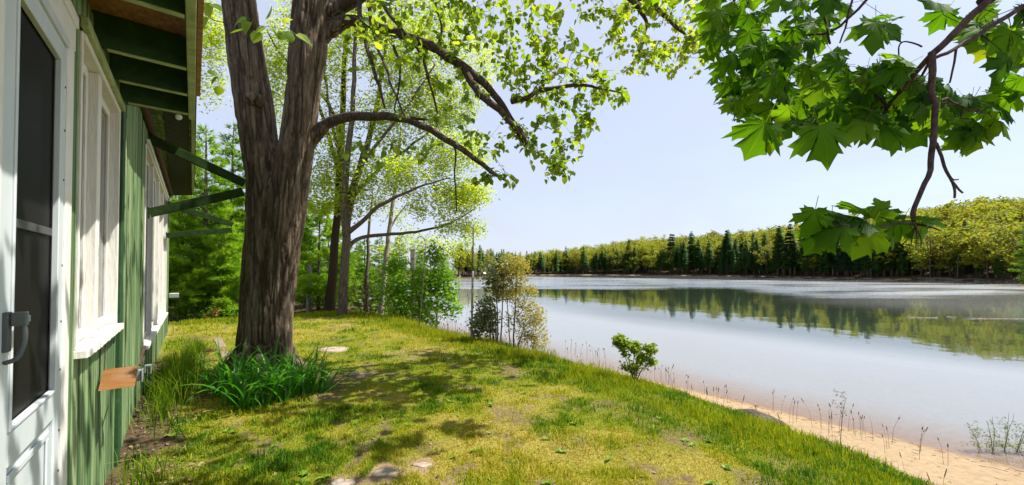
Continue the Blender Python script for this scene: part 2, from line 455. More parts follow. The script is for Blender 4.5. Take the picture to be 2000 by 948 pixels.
def mat_plank():
    m, N, L = new_mat('weathered green boards')
    tc = nd(N, 'ShaderNodeTexCoord'); oi = nd(N, 'ShaderNodeObjectInfo')
    ad = nd(N, 'ShaderNodeVectorMath', operation='MULTIPLY_ADD'); ad.inputs[1].default_value = (1, 1, 1)
    cb = nd(N, 'ShaderNodeCombineXYZ')
    mu = nd(N, 'ShaderNodeMath', operation='MULTIPLY'); mu.inputs[1].default_value = 57; L.new(oi.outputs['Random'], mu.inputs[0])
    L.new(mu.outputs[0], cb.inputs[0]); L.new(mu.outputs[0], cb.inputs[2])
    L.new(tc.outputs['Object'], ad.inputs[0]); L.new(cb.outputs[0], ad.inputs[2])
    def noise(vs, det=6, ro=.65):
        mp = nd(N, 'ShaderNodeMapping'); mp.inputs['Scale'].default_value = vs; L.new(ad.outputs[0], mp.inputs[0])
        n_ = nd(N, 'ShaderNodeTexNoise'); n_.inputs['Scale'].default_value = 1; n_.inputs['Detail'].default_value = det; n_.inputs['Roughness'].default_value = ro
        L.new(mp.outputs[0], n_.inputs['Vector']); return n_.outputs['Fac']
    def mix(f, a, b):
        x = nd(N, 'ShaderNodeMixRGB'); L.new(f, x.inputs[0])
        for i, v in ((1, a), (2, b)):
            if isinstance(v, tuple): x.inputs[i].default_value = (*v, 1)
            else: L.new(v, x.inputs[i])
        return x.outputs[0]
    def mr(v, a, b, lo=0, hi=1):
        x = nd(N, 'ShaderNodeMapRange', interpolation_type='SMOOTHSTEP'); x.inputs[1].default_value = a; x.inputs[2].default_value = b; x.inputs[3].default_value = lo; x.inputs[4].default_value = hi
        L.new(v, x.inputs[0]); return x.outputs[0]
    r = ramp(N, [(.25, (.034, .08, .03)), (.5, (.075, .145, .052)), (.8, (.16, .235, .10))]); L.new(noise((14, 14, .45)), r.inputs[0])
    c = r.outputs[0]
    # algae streaks, and pale weathered wood showing through
    c = mix(mr(noise((9, 9, .25), 4), .46, .6, 0, .9), c, (.028, .045, .018))
    c = mix(mr(noise((17, 17, .5), 6), .45, .6, 0, .85), c, (.28, .37, .17))
    sx = nd(N, 'ShaderNodeSeparateXYZ'); L.new(tc.outputs['Object'], sx.inputs[0])
    c = mix(mr(noise((60, 60, 9), 5), .60, .72, 0, .8), c, (.035, .035, .02))
    c = mix(mr(noise((26, 26, 1.6), 6), .60, .70, 0, .75), c, (.33, .34, .24))
    oir = mr(oi.outputs['Random'], .55, 1, 0, .55)
    c = mix(oir, c, (.04, .09, .03))
    p = nd(N, 'ShaderNodeBsdfPrincipled'); p.inputs['Roughness'].default_value = .75; p.inputs['Specular IOR Level'].default_value = .25
    L.new(c, p.inputs['Base Color'])
    b = nd(N, 'ShaderNodeBump'); b.inputs['Strength'].default_value = .5; b.inputs['Distance'].default_value = .006
    L.new(noise((110, 110, 3), 4), b.inputs['Height']); L.new(b.outputs[0], p.inputs['Normal'])
    o = nd(N, 'ShaderNodeOutputMaterial'); L.new(p.outputs[0], o.inputs[0])
    return m
M_PLANK = mat_plank()
M_DGREEN = mat_surface('dark green painted timber', [(.3, (.012, .04, .014)), (.55, (.022, .065, .022)), (.75, (.045, .09, .035))], (8, 8, 8), .6, .3)
M_BRACK = mat_surface('bracket green', [(.3, (.012, .026, .007)), (.55, (.02, .040, .010)), (.75, (.04, .06, .022))], (8, 8, 8), .85, .3, spec=.08)
M_LGREEN = mat_surface('pale green painted trim', [(.3, (.2, .25, .09)), (.55, (.32, .38, .17)), (.75, (.42, .44, .25))], (9, 9, 5), .6, .35)
M_WHITE = mat_surface('door paint white', [(.3, (.44, .50, .52)), (.6, (.52, .56, .575)), (.8, (.57, .60, .61))], (5, 5, 2), .4, .08, spec=.4)
M_PEEL = mat_surface('peeling white paint', [(.22, (.12, .09, .06)), (.28, (.40, .37, .31)), (.34, (.60, .58, .53)), (.8, (.68, .67, .63))], (22, 22, 5), .6, .5, bscale=(60, 60, 9))
M_CHIP = mat_surface('particle board', [(.3, (.16, .075, .03)), (.5, (.27, .13, .055)), (.7, (.36, .2, .09))], (26, 26, 26), .8, .4)
M_DARK = mat_surface('dark interior', [(.3, (.012, .012, .013)), (.7, (.03, .03, .032))], (3, 3, 3), .9, 0)
M_RUST = mat_surface('rusty iron', [(.3, (.03, .014, .012)), (.55, (.07, .03, .022)), (.75, (.12, .055, .035))], (30, 30, 30), .8, .6)
M_COPPER = mat_surface('weathered copper sheet', [(.3, (.30, .12, .025)), (.5, (.44, .22, .075)), (.7, (.50, .33, .19))], (14, 3, 9), .45, .12, spec=.5, metallic=.35)
M_GREYM = mat_surface('grey metal', [(.3, (.26, .28, .3)), (.7, (.4, .42, .45))], (12, 12, 12), .4, .1, metallic=.5)
M_HAND = mat_surface('grey handle', [(.3, (.06, .07, .075)), (.7, (.10, .115, .12))], (6, 6, 6), .45, .05)
M_SOFF = mat_surface('dark soffit', [(.3, (.012, .016, .011)), (.7, (.035, .04, .026))], (12, 12, 3), .8, .3)
def mat_glass(name, base, rough=.08, spec=.5):
    m, N, L = new_mat(name)
    p = nd(N, 'ShaderNodeBsdfPrincipled'); p.inputs['Base Color'].default_value = (*base, 1); p.inputs['Roughness'].default_value = rough
    p.inputs['Specular IOR Level'].default_value = spec
    tc = nd(N, 'ShaderNodeTexCoord'); n_ = nd(N, 'ShaderNodeTexNoise'); n_.inputs['Scale'].default_value = 2.2; L.new(tc.outputs['Object'], n_.inputs['Vector'])
    b = nd(N, 'ShaderNodeBump'); b.inputs['Strength'].default_value = .05; b.inputs['Distance'].default_value = .05; L.new(n_.outputs['Fac'], b.inputs['Height']); L.new(b.outputs[0], p.inputs['Normal'])
    o = nd(N, 'ShaderNodeOutputMaterial'); L.new(p.outputs[0], o.inputs[0])
    return m
M_GLASS = mat_glass('window glass', (.03, .035, .035))
M_SCREEN = mat_glass('dark insect screen', (.010, .009, .009), .5, .08)
M_CURT = mat_surface('pale curtain', [(.3, (.55, .52, .46)), (.7, (.72, .70, .66))], (40, 1, 1), .9, .3)

def build_cabin():
    wx, wy = xy(0, 0)
    rz = math.atan2(DIR[1], DIR[0])
    root = empty('cabin', (wx, wy, 0), rz, 'weathered green board cabin with white door and windows along the left edge', 'cabin')
    # local axes: x along the wall away from camera, y INTO the house, z up
    D0, D1, DZ0, DZ1 = 2.08, 3.14, .40, 2.96      # door frame opening
    W1 = (3.33, 4.80, 1.24, 3.08)
    W2 = (7.36, 12.85, .66, 3.42)
    END = 14.42
    LOW, HIGH = 3.36, 3.93                         # wall heights: under the low eave, and the tall far part
    SPL = 5.02                                    # where the eave with its rafters stops
    wall = boxes('wall', [(0.0, D0, .05, .14, -.4, LOW), (D0, D1, .05, .14, DZ1, LOW), (D0, D1, .05, .14, -.4, DZ0), (D1, W1[0], .05, .14, -.4, LOW),
                          (W1[0], W1[1], .05, .14, -.4, W1[2] - .0), (W1[0], W1[1], .05, .14, W1[3], LOW), (W1[1], W2[0], .05, .14, -.4, HIGH),
                          (W2[0], W2[1], .05, .14, -.4, W2[2]), (W2[0], W2[1], .05, .14, W2[3], HIGH), (W2[1], END, .05, .14, -.4, HIGH),
                          (END - .1, END, .141, 5.0, -.4, HIGH), (0, .1, .141, 5.0, -.4, LOW)], M_PLANK, root, 0)
    edges = [0.0, .28, .56, .84, 1.12, 1.4, 1.68, 1.88, D0]
    e2 = [D1, W1[0], 3.52, 3.76, 3.96, 4.17, 4.40, 4.62, W1[1], 5.08, 5.37, 5.62, 5.9, 6.2, 6.51, 6.78, 7.06, W2[0]]
    x = W2[0]
    while x < W2[1] - .2:
        x += .305; e2.append(min(x, W2[1]))
    while x < END - .05:
        x += .29; e2.append(min(x, END))
    def plank(x0, x1, z0, z1, k=0):
        g = .004
        th = .042 + random.uniform(-.006, .006)
        bm = bmesh.new()
        bx(bm, x0 + g, x1 - g, .05 - th, .0495, z0, z1)
        bevel(bm, .004)
        for v in bm.verts: v.co.z += random.uniform(-.004, .004)
        link('plank', mesh_bm('plank', bm), wall, mat=M_PLANK)
    for seg in (edges, e2):
        for a, b in zip(seg, seg[1:]):
            if b - a < .05: continue
            mid = (a + b) / 2
            zb = -.06 + random.uniform(-.02, .02)
            top = LOW if mid < W1[1] else HIGH
            if W1[0] < mid < W1[1]: plank(a, b, zb, W1[2] - .05); plank(a, b, W1[3] + .002, top)
            elif W2[0] < mid < W2[1]: plank(a, b, zb, W2[2] - .05); plank(a, b, W2[3] + .002, top)
            else: plank(a, b, zb, top)
    a = D0
    for b in (2.36, 2.62, 2.88, D1):
        plank(a, b, DZ1 + .1, LOW); plank(a, b, -.06, DZ0 - .03); a = b
    # a narrow dark corner batten past the first window
    beam('batten', (4.93, .0, -.05), (4.93, .0, LOW), .05, .14, M_DGREEN, wall, up=(1, 0, 0))
    # ---- door
    fr = boxes('door_frame', [(3.02, D1, -.004, .12, DZ0, DZ1 - .09), (D0, D0 + .06, -.004, .12, DZ0, DZ1 - .09), (D0 - .02, D1 + .004, -.007, .12, DZ1 - .09, DZ1 + .05),
                              (D0 - .02, D1 + .03, -.014, .002, DZ1 + .05, DZ1 + .115)], M_PEEL, root, .006)
    boxes('stop_strip', [(2.985, 3.02, .004, .10, DZ0, DZ1 - .09), (2.14, 2.985, -.012, .02, DZ1 - .135, DZ1 - .09)], M_WHITE, fr, .003)
    dx0, dx1 = 2.14, 2.985
    gx0, gx1, gz0, gz1 = 2.265, 2.89, 1.11, 2.735
    door = boxes('door', [(dx0, gx0, .0, .045, DZ0 + .02, DZ1 - .135), (gx1, dx1 - .003, .0, .045, DZ0 + .02, DZ1 - .135), (gx0, gx1, .0, .045, gz1, DZ1 - .135),
                          (gx0, gx1, .0, .045, gz0 - .13, gz0), (gx0, gx1, .0, .045, DZ0 + .02, DZ0 + .14), (gx0, gx1, .016, .04, DZ0 + .141, gz0 - .131)], M_WHITE, root, .006)
    boxes('moulding', [(gx0 + .05, gx1 - .05, .006, .0155, gz0 - .2, gz0 - .17), (gx0 + .05, gx0 + .08, .006, .0155, DZ0 + .2, gz0 - .2), (gx1 - .08, gx1 - .05, .006, .0155, DZ0 + .2, gz0 - .2)], M_WHITE, door, .004)
    boxes('glazing_bead', [(gx0, gx0 + .016, -.006, .018, gz0, gz1), (gx1 - .016, gx1, -.006, .018, gz0, gz1), (gx0 + .016, gx1 - .016, -.006, .018, gz0, gz0 + .016), (gx0 + .016, gx1 - .016, -.006, .018, gz1 - .016, gz1)], M_WHITE, door, .003)
    boxes('pane', [(gx0 + .001, gx1 - .001, .022, .028, gz0 + .001, gz1 - .001)], M_SCREEN, door, 0)
    boxes('bar_reflection', [(gx0 + .03, gx1 - .03, .012, .0215, 1.86, 1.895)], mat_surface('bar reflection', [(.3, (.05, .05, .053)), (.7, (.075, .075, .078))], (6, 6, 6), .5, 0), door, .002)  # grey strip standing for a faint bar reflection in the pane
    boxes('sticker', [(gx0 + .02, gx0 + .12, .0195, .0215, 1.95, 2.08)], mat_surface('faded blue sticker', [(.4, (.015, .03, .07)), (.6, (.03, .06, .12))], (30, 30, 30), .6, 0), door, 0)
    # handle: back plate, curved grip, thumb latch
    bm = bmesh.new()
    bx(bm, 2.185, 2.225, -.014, .001, 1.41, 1.55)
    prof = [(2.20, -.012, 1.53), (2.21, -.032, 1.525), (2.216, -.044, 1.48), (2.214, -.042, 1.43), (2.206, -.030, 1.385), (2.20, -.004, 1.372)]
    bx(bm, 2.2, 2.262, -.05, -.03, 1.508, 1.532)
    bx(bm, 2.19, 2.23, -.052, -.018, 1.50, 1.548)
    bevel(bm, .003, 2)
    hd = link('handle', mesh_bm('handle', bm), door, mat=M_HAND)
    tube_obj('grip', prof, [.009, .010, .009, .009, .008, .008], 10, M_HAND, hd, 5)
    bm = bmesh.new()
    for z in (2.62, 2.4, 2.15, 1.72, 1.44, 1.2, .9, .7):
        for xx in (2.975,):
            bx(bm, xx - .004, xx + .004, -.003, .0, z - .005, z + .005)
    link('screw', mesh_bm('screw', bm), door, mat=M_RUST)
    # ---- windows
    def window(W, mull, dep, sillm):
        x0, x1, z0, z1 = W
        f = boxes('window', [(x0, x0 + .03, -.004, dep, z0, z1), (x1 - .03, x1, -.012, dep, z0, z1), (x0 + .03, x1 - .03, -.012, dep, z1 - .04, z1)], M_PEEL, root, .004)
        bm = bmesh.new()
        n = max(6, int((x1 - x0) / .05))
        for i in range(n):     # old sill with a chewed front edge
            a, b = x0 - .015 + (x1 - x0 + .03) * i / n, x0 - .015 + (x1 - x0 + .03) * (i + 1) / n
            bx(bm, a + .0005, b - .0005, -.055 + random.uniform(0, .007), dep, z0 - .05 + random.uniform(-.004, .004), z0 - .003)
        bevel(bm, .003)
        link('sill', mesh_bm('sill', bm), f, mat=M_PEEL)
        xs = [x0 + .03] + [m for m in mull] + [x1 - .03]
        for i, m in enumerate(mull):
            boxes('mullion', [(m - .055, m + .055, .0, dep - .001, z0, z1 - .041)], M_PEEL, f, .004)
        for i in range(len(xs) - 1):
            a = xs[i] + (.056 if i else 0); b = xs[i + 1] - (.056 if i < len(xs) - 2 else 0)
            boxes('sash', [(a + .001, a + .05, .05, .085, z0 + .001, z1 - .041), (b - .05, b - .001, .05, .085, z0 + .001, z1 - .041), (a + .051, b - .051, .05, .085, z0 + .001, z0 + .07), (a + .051, b - .051, .05, .085, z1 - .1, z1 - .041)], M_PEEL, f, .004)
            boxes('pane', [(a + .05, b - .05, .065, .07, z0 + .07, z1 - .1)], M_GLASS, f, 0)
            boxes('curtain', [(a + .05, b - .05, .105, .112, z0 + .07, z1 - .1)], M_CURT, f, 0)
        return f
    window(W1, [3.93], .10, 0)
    window(W2, [8.7, 10.1, 11.5], .10, 0)
    # head casing strips above the windows
    boxes('head_casing', [(W1[0] - .06, W1[1] + .05, -.035, -.0, W1[3] + .003, W1[3] + .06)], M_LGREEN, wall, .003)
    boxes('head_casing', [(W2[0] - .03, W2[1] + .03, -.035, -.0, W2[3] + .003, W2[3] + .06)], M_PEEL, wall, .003)
    # ---- low roof over the door: rafters, deck, fascia
    RZ = 3.185
    for t in (1.0, 2.2, 2.99, 3.77, 4.33, 4.86):
        beam('rafter', (t, .04, RZ + .11), (t, -.47, RZ + .10), .045, .22, M_DGREEN, root)
    for t in (1.0, 2.2, 2.99, 3.77, 4.33, 4.86):
        boxes('rafter_edge', [(t - .0215, t + .0215, -.46, -.05, RZ - .016, RZ - .008)], M_LGREEN, root, .002)
    deck = boxes('roof', [(.3, SPL, -.50, 4.9, RZ + .225, RZ + .25)], M_CHIP, root, .003)
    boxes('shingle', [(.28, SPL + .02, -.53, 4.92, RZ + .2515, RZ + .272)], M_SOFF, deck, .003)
    boxes('fascia', [(.3, SPL, -.515, -.465, RZ - .012, RZ + .224)], M_LGREEN, root, .004)
    boxes('fascia_board', [(.3, 4.4, -.548, -.517, RZ + .02, RZ + .222)], M_CHIP, root, .003)
    # far eave panel behind the last rafter
    bm = bmesh.new()
    def loc(px, py, z):
        p = on_z(px, py, z); u_, s_ = us(p[0], p[1]); return (u_, -s_)
    ZS = 3.945
    pts = [loc(318, 200, ZS), loc(366, 200, ZS), loc(375.3, 382, ZS), loc(333, 382, ZS)]  # dark sheet just below the soffit boards, covering part of them
    lo = [bm.verts.new((a, b, ZS)) for a, b in pts]; hi = [bm.verts.new((a, b, ZS + .01)) for a, b in pts]
    bm.faces.new(lo[::-1]); bm.faces.new(hi)
    for i in range(4): bm.faces.new((lo[i], lo[(i + 1) % 4], hi[(i + 1) % 4], hi[i]))
    bmesh.ops.recalc_face_normals(bm, faces=bm.faces)
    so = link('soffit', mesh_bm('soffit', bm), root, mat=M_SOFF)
    for k in range(6):
        boxes('board', [(SPL + .05, END + .3, -.075 - .077 * k, -.002 - .077 * k, ZS + .0135, ZS + .032)], M_PLANK, so, .003)
    boxes('fascia', [(SPL + .05, END + .3, -.515, -.466, ZS - .03, ZS + .2)], M_LGREEN, root, .004)
    boxes('end_board', [(SPL, SPL + .045, -.46, .04, RZ + .03, ZS + .2)], M_DGREEN, root, .003)
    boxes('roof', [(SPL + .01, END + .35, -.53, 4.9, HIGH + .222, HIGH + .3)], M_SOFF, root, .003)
    # rusty bar fixed along the top of the wall
    p0, p1 = (5.3, -.02, 3.66), (14.3, -.02, 3.74)
    tube_obj('rusty_bar', [p0, (8, -.02, 3.70), p1], [.05, .05, .05], 8, M_RUST, root)
    # ---- awning brackets: two arms that meet in a point
    for t, zt, zb, reach, zap in ((7.8, 3.6, 2.52, 1.16, 3.05), (12.75, 3.28, 2.52, 1.32, 2.82)):
        br = boxes('awning_bracket', [(t - .04, t + .04, -.012, .006, zb - .08, zb + .08), (t - .04, t + .04, -.012, .006, zt - .08, zt + .08)], M_BRACK, root, .004)
        beam('arm', (t, -.01, zt), (t + .0, -reach, zap + .055), .06, .13, M_BRACK, br)
        beam('arm', (t, -.01, zb), (t + .0, -reach + .02, zap - .085), .06, .13, M_BRACK, br)
    # small white wing at the far corner
    return root

# ------------------------------------------------------------------ tubes and branching
def frames(P):
    P = np.asarray(P, float)
    T = np.gradient(P, axis=0); T /= np.linalg.norm(T, axis=1)[:, None] + 1e-12
    ref = np.array([0.0, 0, 1]) if abs(T[0][2]) < .9 else np.array([1.0, 0, 0])
    n = np.cross(T[0], ref); n /= np.linalg.norm(n)
    A = [n]
    for t in T[1:]:
        n = A[-1] - t * (A[-1] @ t); n /= np.linalg.norm(n) + 1e-12
        A.append(n)
    A = np.array(A); B = np.cross(T, A)
    return T, A, B
def tube_arrays(P, R, k):
    P = np.asarray(P, float); R = np.asarray(R, float)
    T, A, B = frames(P)
    a = np.arange(k) * 2 * math.pi / k
    V = P[:, None, :] + R[:, None, None] * (np.cos(a)[None, :, None] * A[:, None, :] + np.sin(a)[None, :, None] * B[:, None, :])
    n = len(P)
    V = np.concatenate([V.reshape(-1, 3), (P[-1] + T[-1] * R[-1] * .6)[None], (P[0] - T[0] * R[0] * .3)[None]])
    i = np.arange(n - 1)[:, None] * k + np.arange(k)[None]
    j = np.arange(n - 1)[:, None] * k + (np.arange(k)[None] + 1) % k
    Q = np.stack([i, j, j + k, i + k], -1).reshape(-1, 4)
    e = (n - 1) * k + np.arange(k)
    T1 = np.stack([e, (n - 1) * k + (np.arange(k) + 1) % k, np.full(k, n * k)], -1)
    T2 = np.stack([(np.arange(k) + 1) % k, np.arange(k), np.full(k, n * k + 1)], -1)
    return V, Q, np.concatenate([T1, T2])
class MB:
    """collects arrays into one mesh"""
    def __init__(s): s.V, s.F, s.n, s.at = [], {3: [], 4: []}, 0, {}
    def add(s, V, *faces, **attrs):
        for f in faces:
            f = np.asarray(f)
            if len(f): s.F[f.shape[1]].append(f + s.n)
        V = np.asarray(V); s.V.append(V); s.n += len(V)
        for k, a in attrs.items(): s.at.setdefault(k, []).append(np.broadcast_to(a, (len(V),)))
    def mesh(s, name, smooth=True):
        return mesh_np(name, np.concatenate(s.V), [np.concatenate(f) for f in s.F.values() if f], {k: np.concatenate(v) for k, v in s.at.items()}, smooth)
def smooth_path(P, R, sub=4):
    """Catmull-Rom through points"""
    P = np.asarray(P, float); R = np.asarray(R, float)
    Q = np.vstack([2 * P[0] - P[1], P, 2 * P[-1] - P[-2]])
    out, rr = [], []
    for i in range(len(P) - 1):
        a, b, c, d = Q[i:i + 4]
        for t in np.arange(sub) / sub:
            out.append(.5 * ((2 * b) + (c - a) * t + (2 * a - 5 * b + 4 * c - d) * t * t + (3 * b - a - 3 * c + d) * t ** 3))
            rr.append(R[i] * (1 - t) + R[i + 1] * t)
    out.append(P[-1]); rr.append(R[-1])
    return np.array(out), np.array(rr)
def tube_obj(name, P, R, k, mat, parent=None, sub=4, wob=0.0, loc=None):
    P, R = smooth_path(P, R, sub)
    if wob: P = P + (np.stack([vnoise(P[:, 0] * 4, P[:, 1] * 4, P[:, 2] * 4, 60 + i) for i in range(3)], 1) - .5) * wob
    if loc is not None: P = P - np.asarray(loc)
    V, Q, T = tube_arrays(P, R, k)
    return link(name, mesh_np(name, V, [Q, T], smooth=True), parent, mat=mat)

class Skel:
    """nodes with parents; attractors get joined to the nearest node by a curved twig"""
    def __init__(s): s.P, s.par, s.R, s.fix = [], [], [], []
    def chain(s, P, R, parent=None, fix=True):
        ids = []
        for p, r in zip(P, R):
            s.P.append(np.asarray(p, float)); s.par.append(parent if parent is not None else -1); s.R.append(r); s.fix.append(fix)
            parent = len(s.P) - 1; ids.append(parent)
        return ids
    def nearest(s, p): 
        A = np.array(s.P); return int(np.argmin(((A - p) ** 2).sum(1)))
    def grow(s, att, step=.35, jit=.06, droop=0.0, rng=RNG, maxlen=1e9, noroot=0):
        att = np.asarray(att, float)
        base = np.array(s.P)
        dd = np.array([((base - a) ** 2).sum(1).min() for a in att])
        cap = len(s.P) + len(att) * 14
        buf = np.zeros((cap, 3)); buf[:len(base)] = base; n = len(base)
        buf[:noroot] = 1e6
        ends = []
        for i in np.argsort(dd):
            a = att[i]
            q = int(np.argmin(((buf[:n] - a) ** 2).sum(1)))
            p0 = s.P[q]; L = np.linalg.norm(a - p0)
            if L > maxlen or L < 1e-4: continue
            par = s.par[q]
            k = min(12, max(2, int(math.ceil(L / step))))
            dirn = (a - p0) / L
            if par >= 0:
                t0 = p0 - s.P[par]; t0 = t0 / (np.linalg.norm(t0) + 1e-9)
                t0 = .5 * t0 + .7 * dirn + rng.normal(0, .25, 3)
            else: t0 = dirn
            t1 = dirn + np.array([0, 0, -droop]) + rng.normal(0, .15, 3)
            prev = q
            for j in range(1, k + 1):
                t = j / k
                h1 = t ** 3 - 2 * t * t + t; h2 = t ** 3 - t * t; h = 3 * t * t - 2 * t ** 3
                p = p0 * (1 - h) + a * h + L * (h1 * t0 + h2 * t1)
                if j < k: p = p + rng.normal(0, jit, 3) * min(L, 1.0) * .5
                s.P.append(p); s.par.append(prev); s.R.append(0); s.fix.append(False)
                if n < cap: buf[n] = p; n += 1
                prev = len(s.P) - 1
            ends.append(prev)
        return ends
    def radii(s, tip=.004, exp=.42, cap=None):
        cnt = np.zeros(len(s.P)); ch = [[] for _ in s.P]
        for i in range(len(s.P) - 1, -1, -1):
            if not ch[i]: cnt[i] = max(cnt[i], 1)
            if s.par[i] >= 0: ch[s.par[i]].append(i); cnt[s.par[i]] += cnt[i]
        for i in range(len(s.P)):
            if not s.fix[i]:
                s.R[i] = tip * cnt[i] ** exp
        for i in range(len(s.P)):
            if not s.fix[i] and s.par[i] >= 0: s.R[i] = min(s.R[i], s.R[s.par[i]] * .9)
        s.ch, s.cnt = ch, cnt
    def chains(s, only=None):
        """(points, radii, node ids) of each chain, following the thickest child"""
        out = []
        st = [i for i in range(len(s.P)) if s.par[i] < 0]
        start = [(i, None) for i in st]
        while start:
            i, pre = start.pop()
            ids = ([pre] if pre is not None else []) + [i]
            while s.ch[i]:
                c = sorted(s.ch[i], key=lambda j: (-s.fix[j], -s.R[j], -s.cnt[j]))
                for o in c[1:]: start.append((o, i))
                i = c[0]; ids.append(i)
            out.append(ids)
        return out
    def twigs_mesh(s, name, origin, k=4, minr=0.0):
        """everything that was grown (not the given chains)"""
        mb = MB()
        for ids in s.chains():
            ids2 = [j for j in ids]
            while len(ids2) > 1 and s.fix[ids2[1]]: ids2 = ids2[1:]
            if len(ids2) < 2: continue
            P = np.array([s.P[j] for j in ids2]) - origin; R = np.array([s.R[j] for j in ids2])
            if R[0] < minr: continue
            if s.fix[ids2[0]]: R[0] = min(R[0], R[1] * 1.4)
            V, Q, T = tube_arrays(P, R, k if R.max() > .012 else 3)
            mb.add(V, Q, T)
        return mb.mesh(name)

# ------------------------------------------------------------------ leaves
HEART_V = np.array([(0, 0, 0), (-.30, .06, .05), (.30, .06, .05), (0, .33, -.01), (-.43, .36, .07), (.43, .36, .07), (0, .68, -.03), (-.27, .72, .02), (.27, .72, .02), (0, 1.05, -.10)], float)
HEART_T = np.array([(0, 3, 1), (0, 2, 3), (1, 3, 4), (2, 5, 3), (3, 6, 4), (3, 5, 6), (4, 6, 7), (5, 8, 6), (6, 9, 7), (6, 8, 9)])
DIAM_V = np.array([(0, 0, 0), (-.32, .42, .06), (.32, .42, .06), (0, 1, -.08)], float)
DIAM_T = np.array([(0, 2, 1), (1, 2, 3)])
def rotations(D, Nn):
    """matrices whose y axis is D and z axis is as near Nn as can be"""
    D = D / (np.linalg.norm(D, axis=1)[:, None] + 1e-9)
    Nn = Nn - D * (Nn * D).sum(1)[:, None]
    Nn = Nn / (np.linalg.norm(Nn, axis=1)[:, None] + 1e-9)
    X = np.cross(D, Nn)
    return np.stack([X, D, Nn], -1)
def leaf_cloud(mb, pos, Rm, size, tv, tt, tint, tint_jit=.0):
    n, k = len(pos), len(tv)
    V = pos[:, None, :] + size[:, None, None] * np.einsum('nij,kj->nki', Rm, tv)
    Fi = tt[None] + (np.arange(n) * k)[:, None, None]
    mb.add(V.reshape(-1, 3), Fi.reshape(-1, 3), tint=np.repeat(tint, k))
def rand_dirs(n, rng, zmean=-.3, zs=.4):
    a = rng.uniform(0, 2 * math.pi, n)
    return np.stack([np.cos(a), np.sin(a), rng.normal(zmean, zs, n)], 1)
def rand_norms(n, rng, up=1.0, sp=.7):
    v = rng.normal(0, sp, (n, 3)); v[:, 2] += up
    return v

build_cabin()

# ------------------------------------------------------------------ things fixed on the cabin
def cabin_frame(): 
    wx, wy = xy(0, 0); return (wx, wy, 0), math.atan2(DIR[1], DIR[0])
def local_root(name, t, out, z, label, cat):
    x_, y_ = xy(t, out); return empty(name, (x_, y_, z), math.atan2(DIR[1], DIR[0]), label, cat)
t_ = local_root('copper_shelf', 4.05, 0.012, .9, 'small tilted copper shelf on the green boards below the first window', 'shelf')
bm = bmesh.new()
vs = [bm.verts.new(c) for c in ((-.10, 0, -.04), (-.10, -.185, -.04), (.10, -.185, .07), (.10, 0, .07))]
f = bm.faces.new(vs); r = bmesh.ops.solidify(bm, geom=[f], thickness=.004)
bevel(bm, .001)
link('plate', mesh_bm('plate', bm), t_, mat=M_COPPER)
beam('strap', (.10, -.006, .072), (.13, -.006, .34), .02, .004, M_RUST, t_, up=(0, 1, 0), bev=0)
beam('arm', (.11, -.195, .07), (.42, -.20, .17), .012, .012, M_RUST, t_, bev=0)
lt = boxes('latch', [(.13, .17, -.20, -.14, -.055, .03), (.10, .19, -.21, -.203, -.06, .035)], M_GREYM, t_, .003)
boxes('hook', [(.195, .225, -.22, -.215, -.01, .05), (.195, .225, -.255, -.221, .04, .05), (.195, .225, -.255, -.25, -.02, .04)], M_GREYM, lt, .001)

t_ = empty('flood_light', at(346, 226, 5.62), 0, 'white flood lamp hanging under the dark eave panel', 'lamp')
pts = [(0, 0, 0), (.012, -.01, -.01), (.05, -.03, -.035), (.062, -.037, -.043)]
tube_obj('bulb', pts, [.018, .03, .043, .026], 12, mat_surface('frosted glass bulb', [(.3, (.7, .72, .72)), (.7, (.8, .8, .8))], (3, 3, 3), .25, 0, spec=.6), t_, 3)
tube_obj('socket', [(-.06, .02, .045), (-.03, .01, .02), (.0, 0, 0)], [.018, .022, .02], 10, M_GREYM, t_, 2)
boxes('mount', [(-.09, -.03, 0, .06, .045, .06)], M_GREYM, t_, .004)

t_ = local_root('wall_box', 14.2, .02, 1.0, 'small pale metal box jutting from the far end of the cabin wall', 'box')
boxes('body', [(-.08, .08, -.20, -.0, -.055, .055)], mat_surface('pale galvanised metal', [(.3, (.4, .47, .44)), (.7, (.55, .62, .58))], (8, 8, 8), .5, .1), t_, .006)
boxes('flap', [(-.085, -.081, -.205, .0, -.058, .045)], M_GREYM, t_, .001)

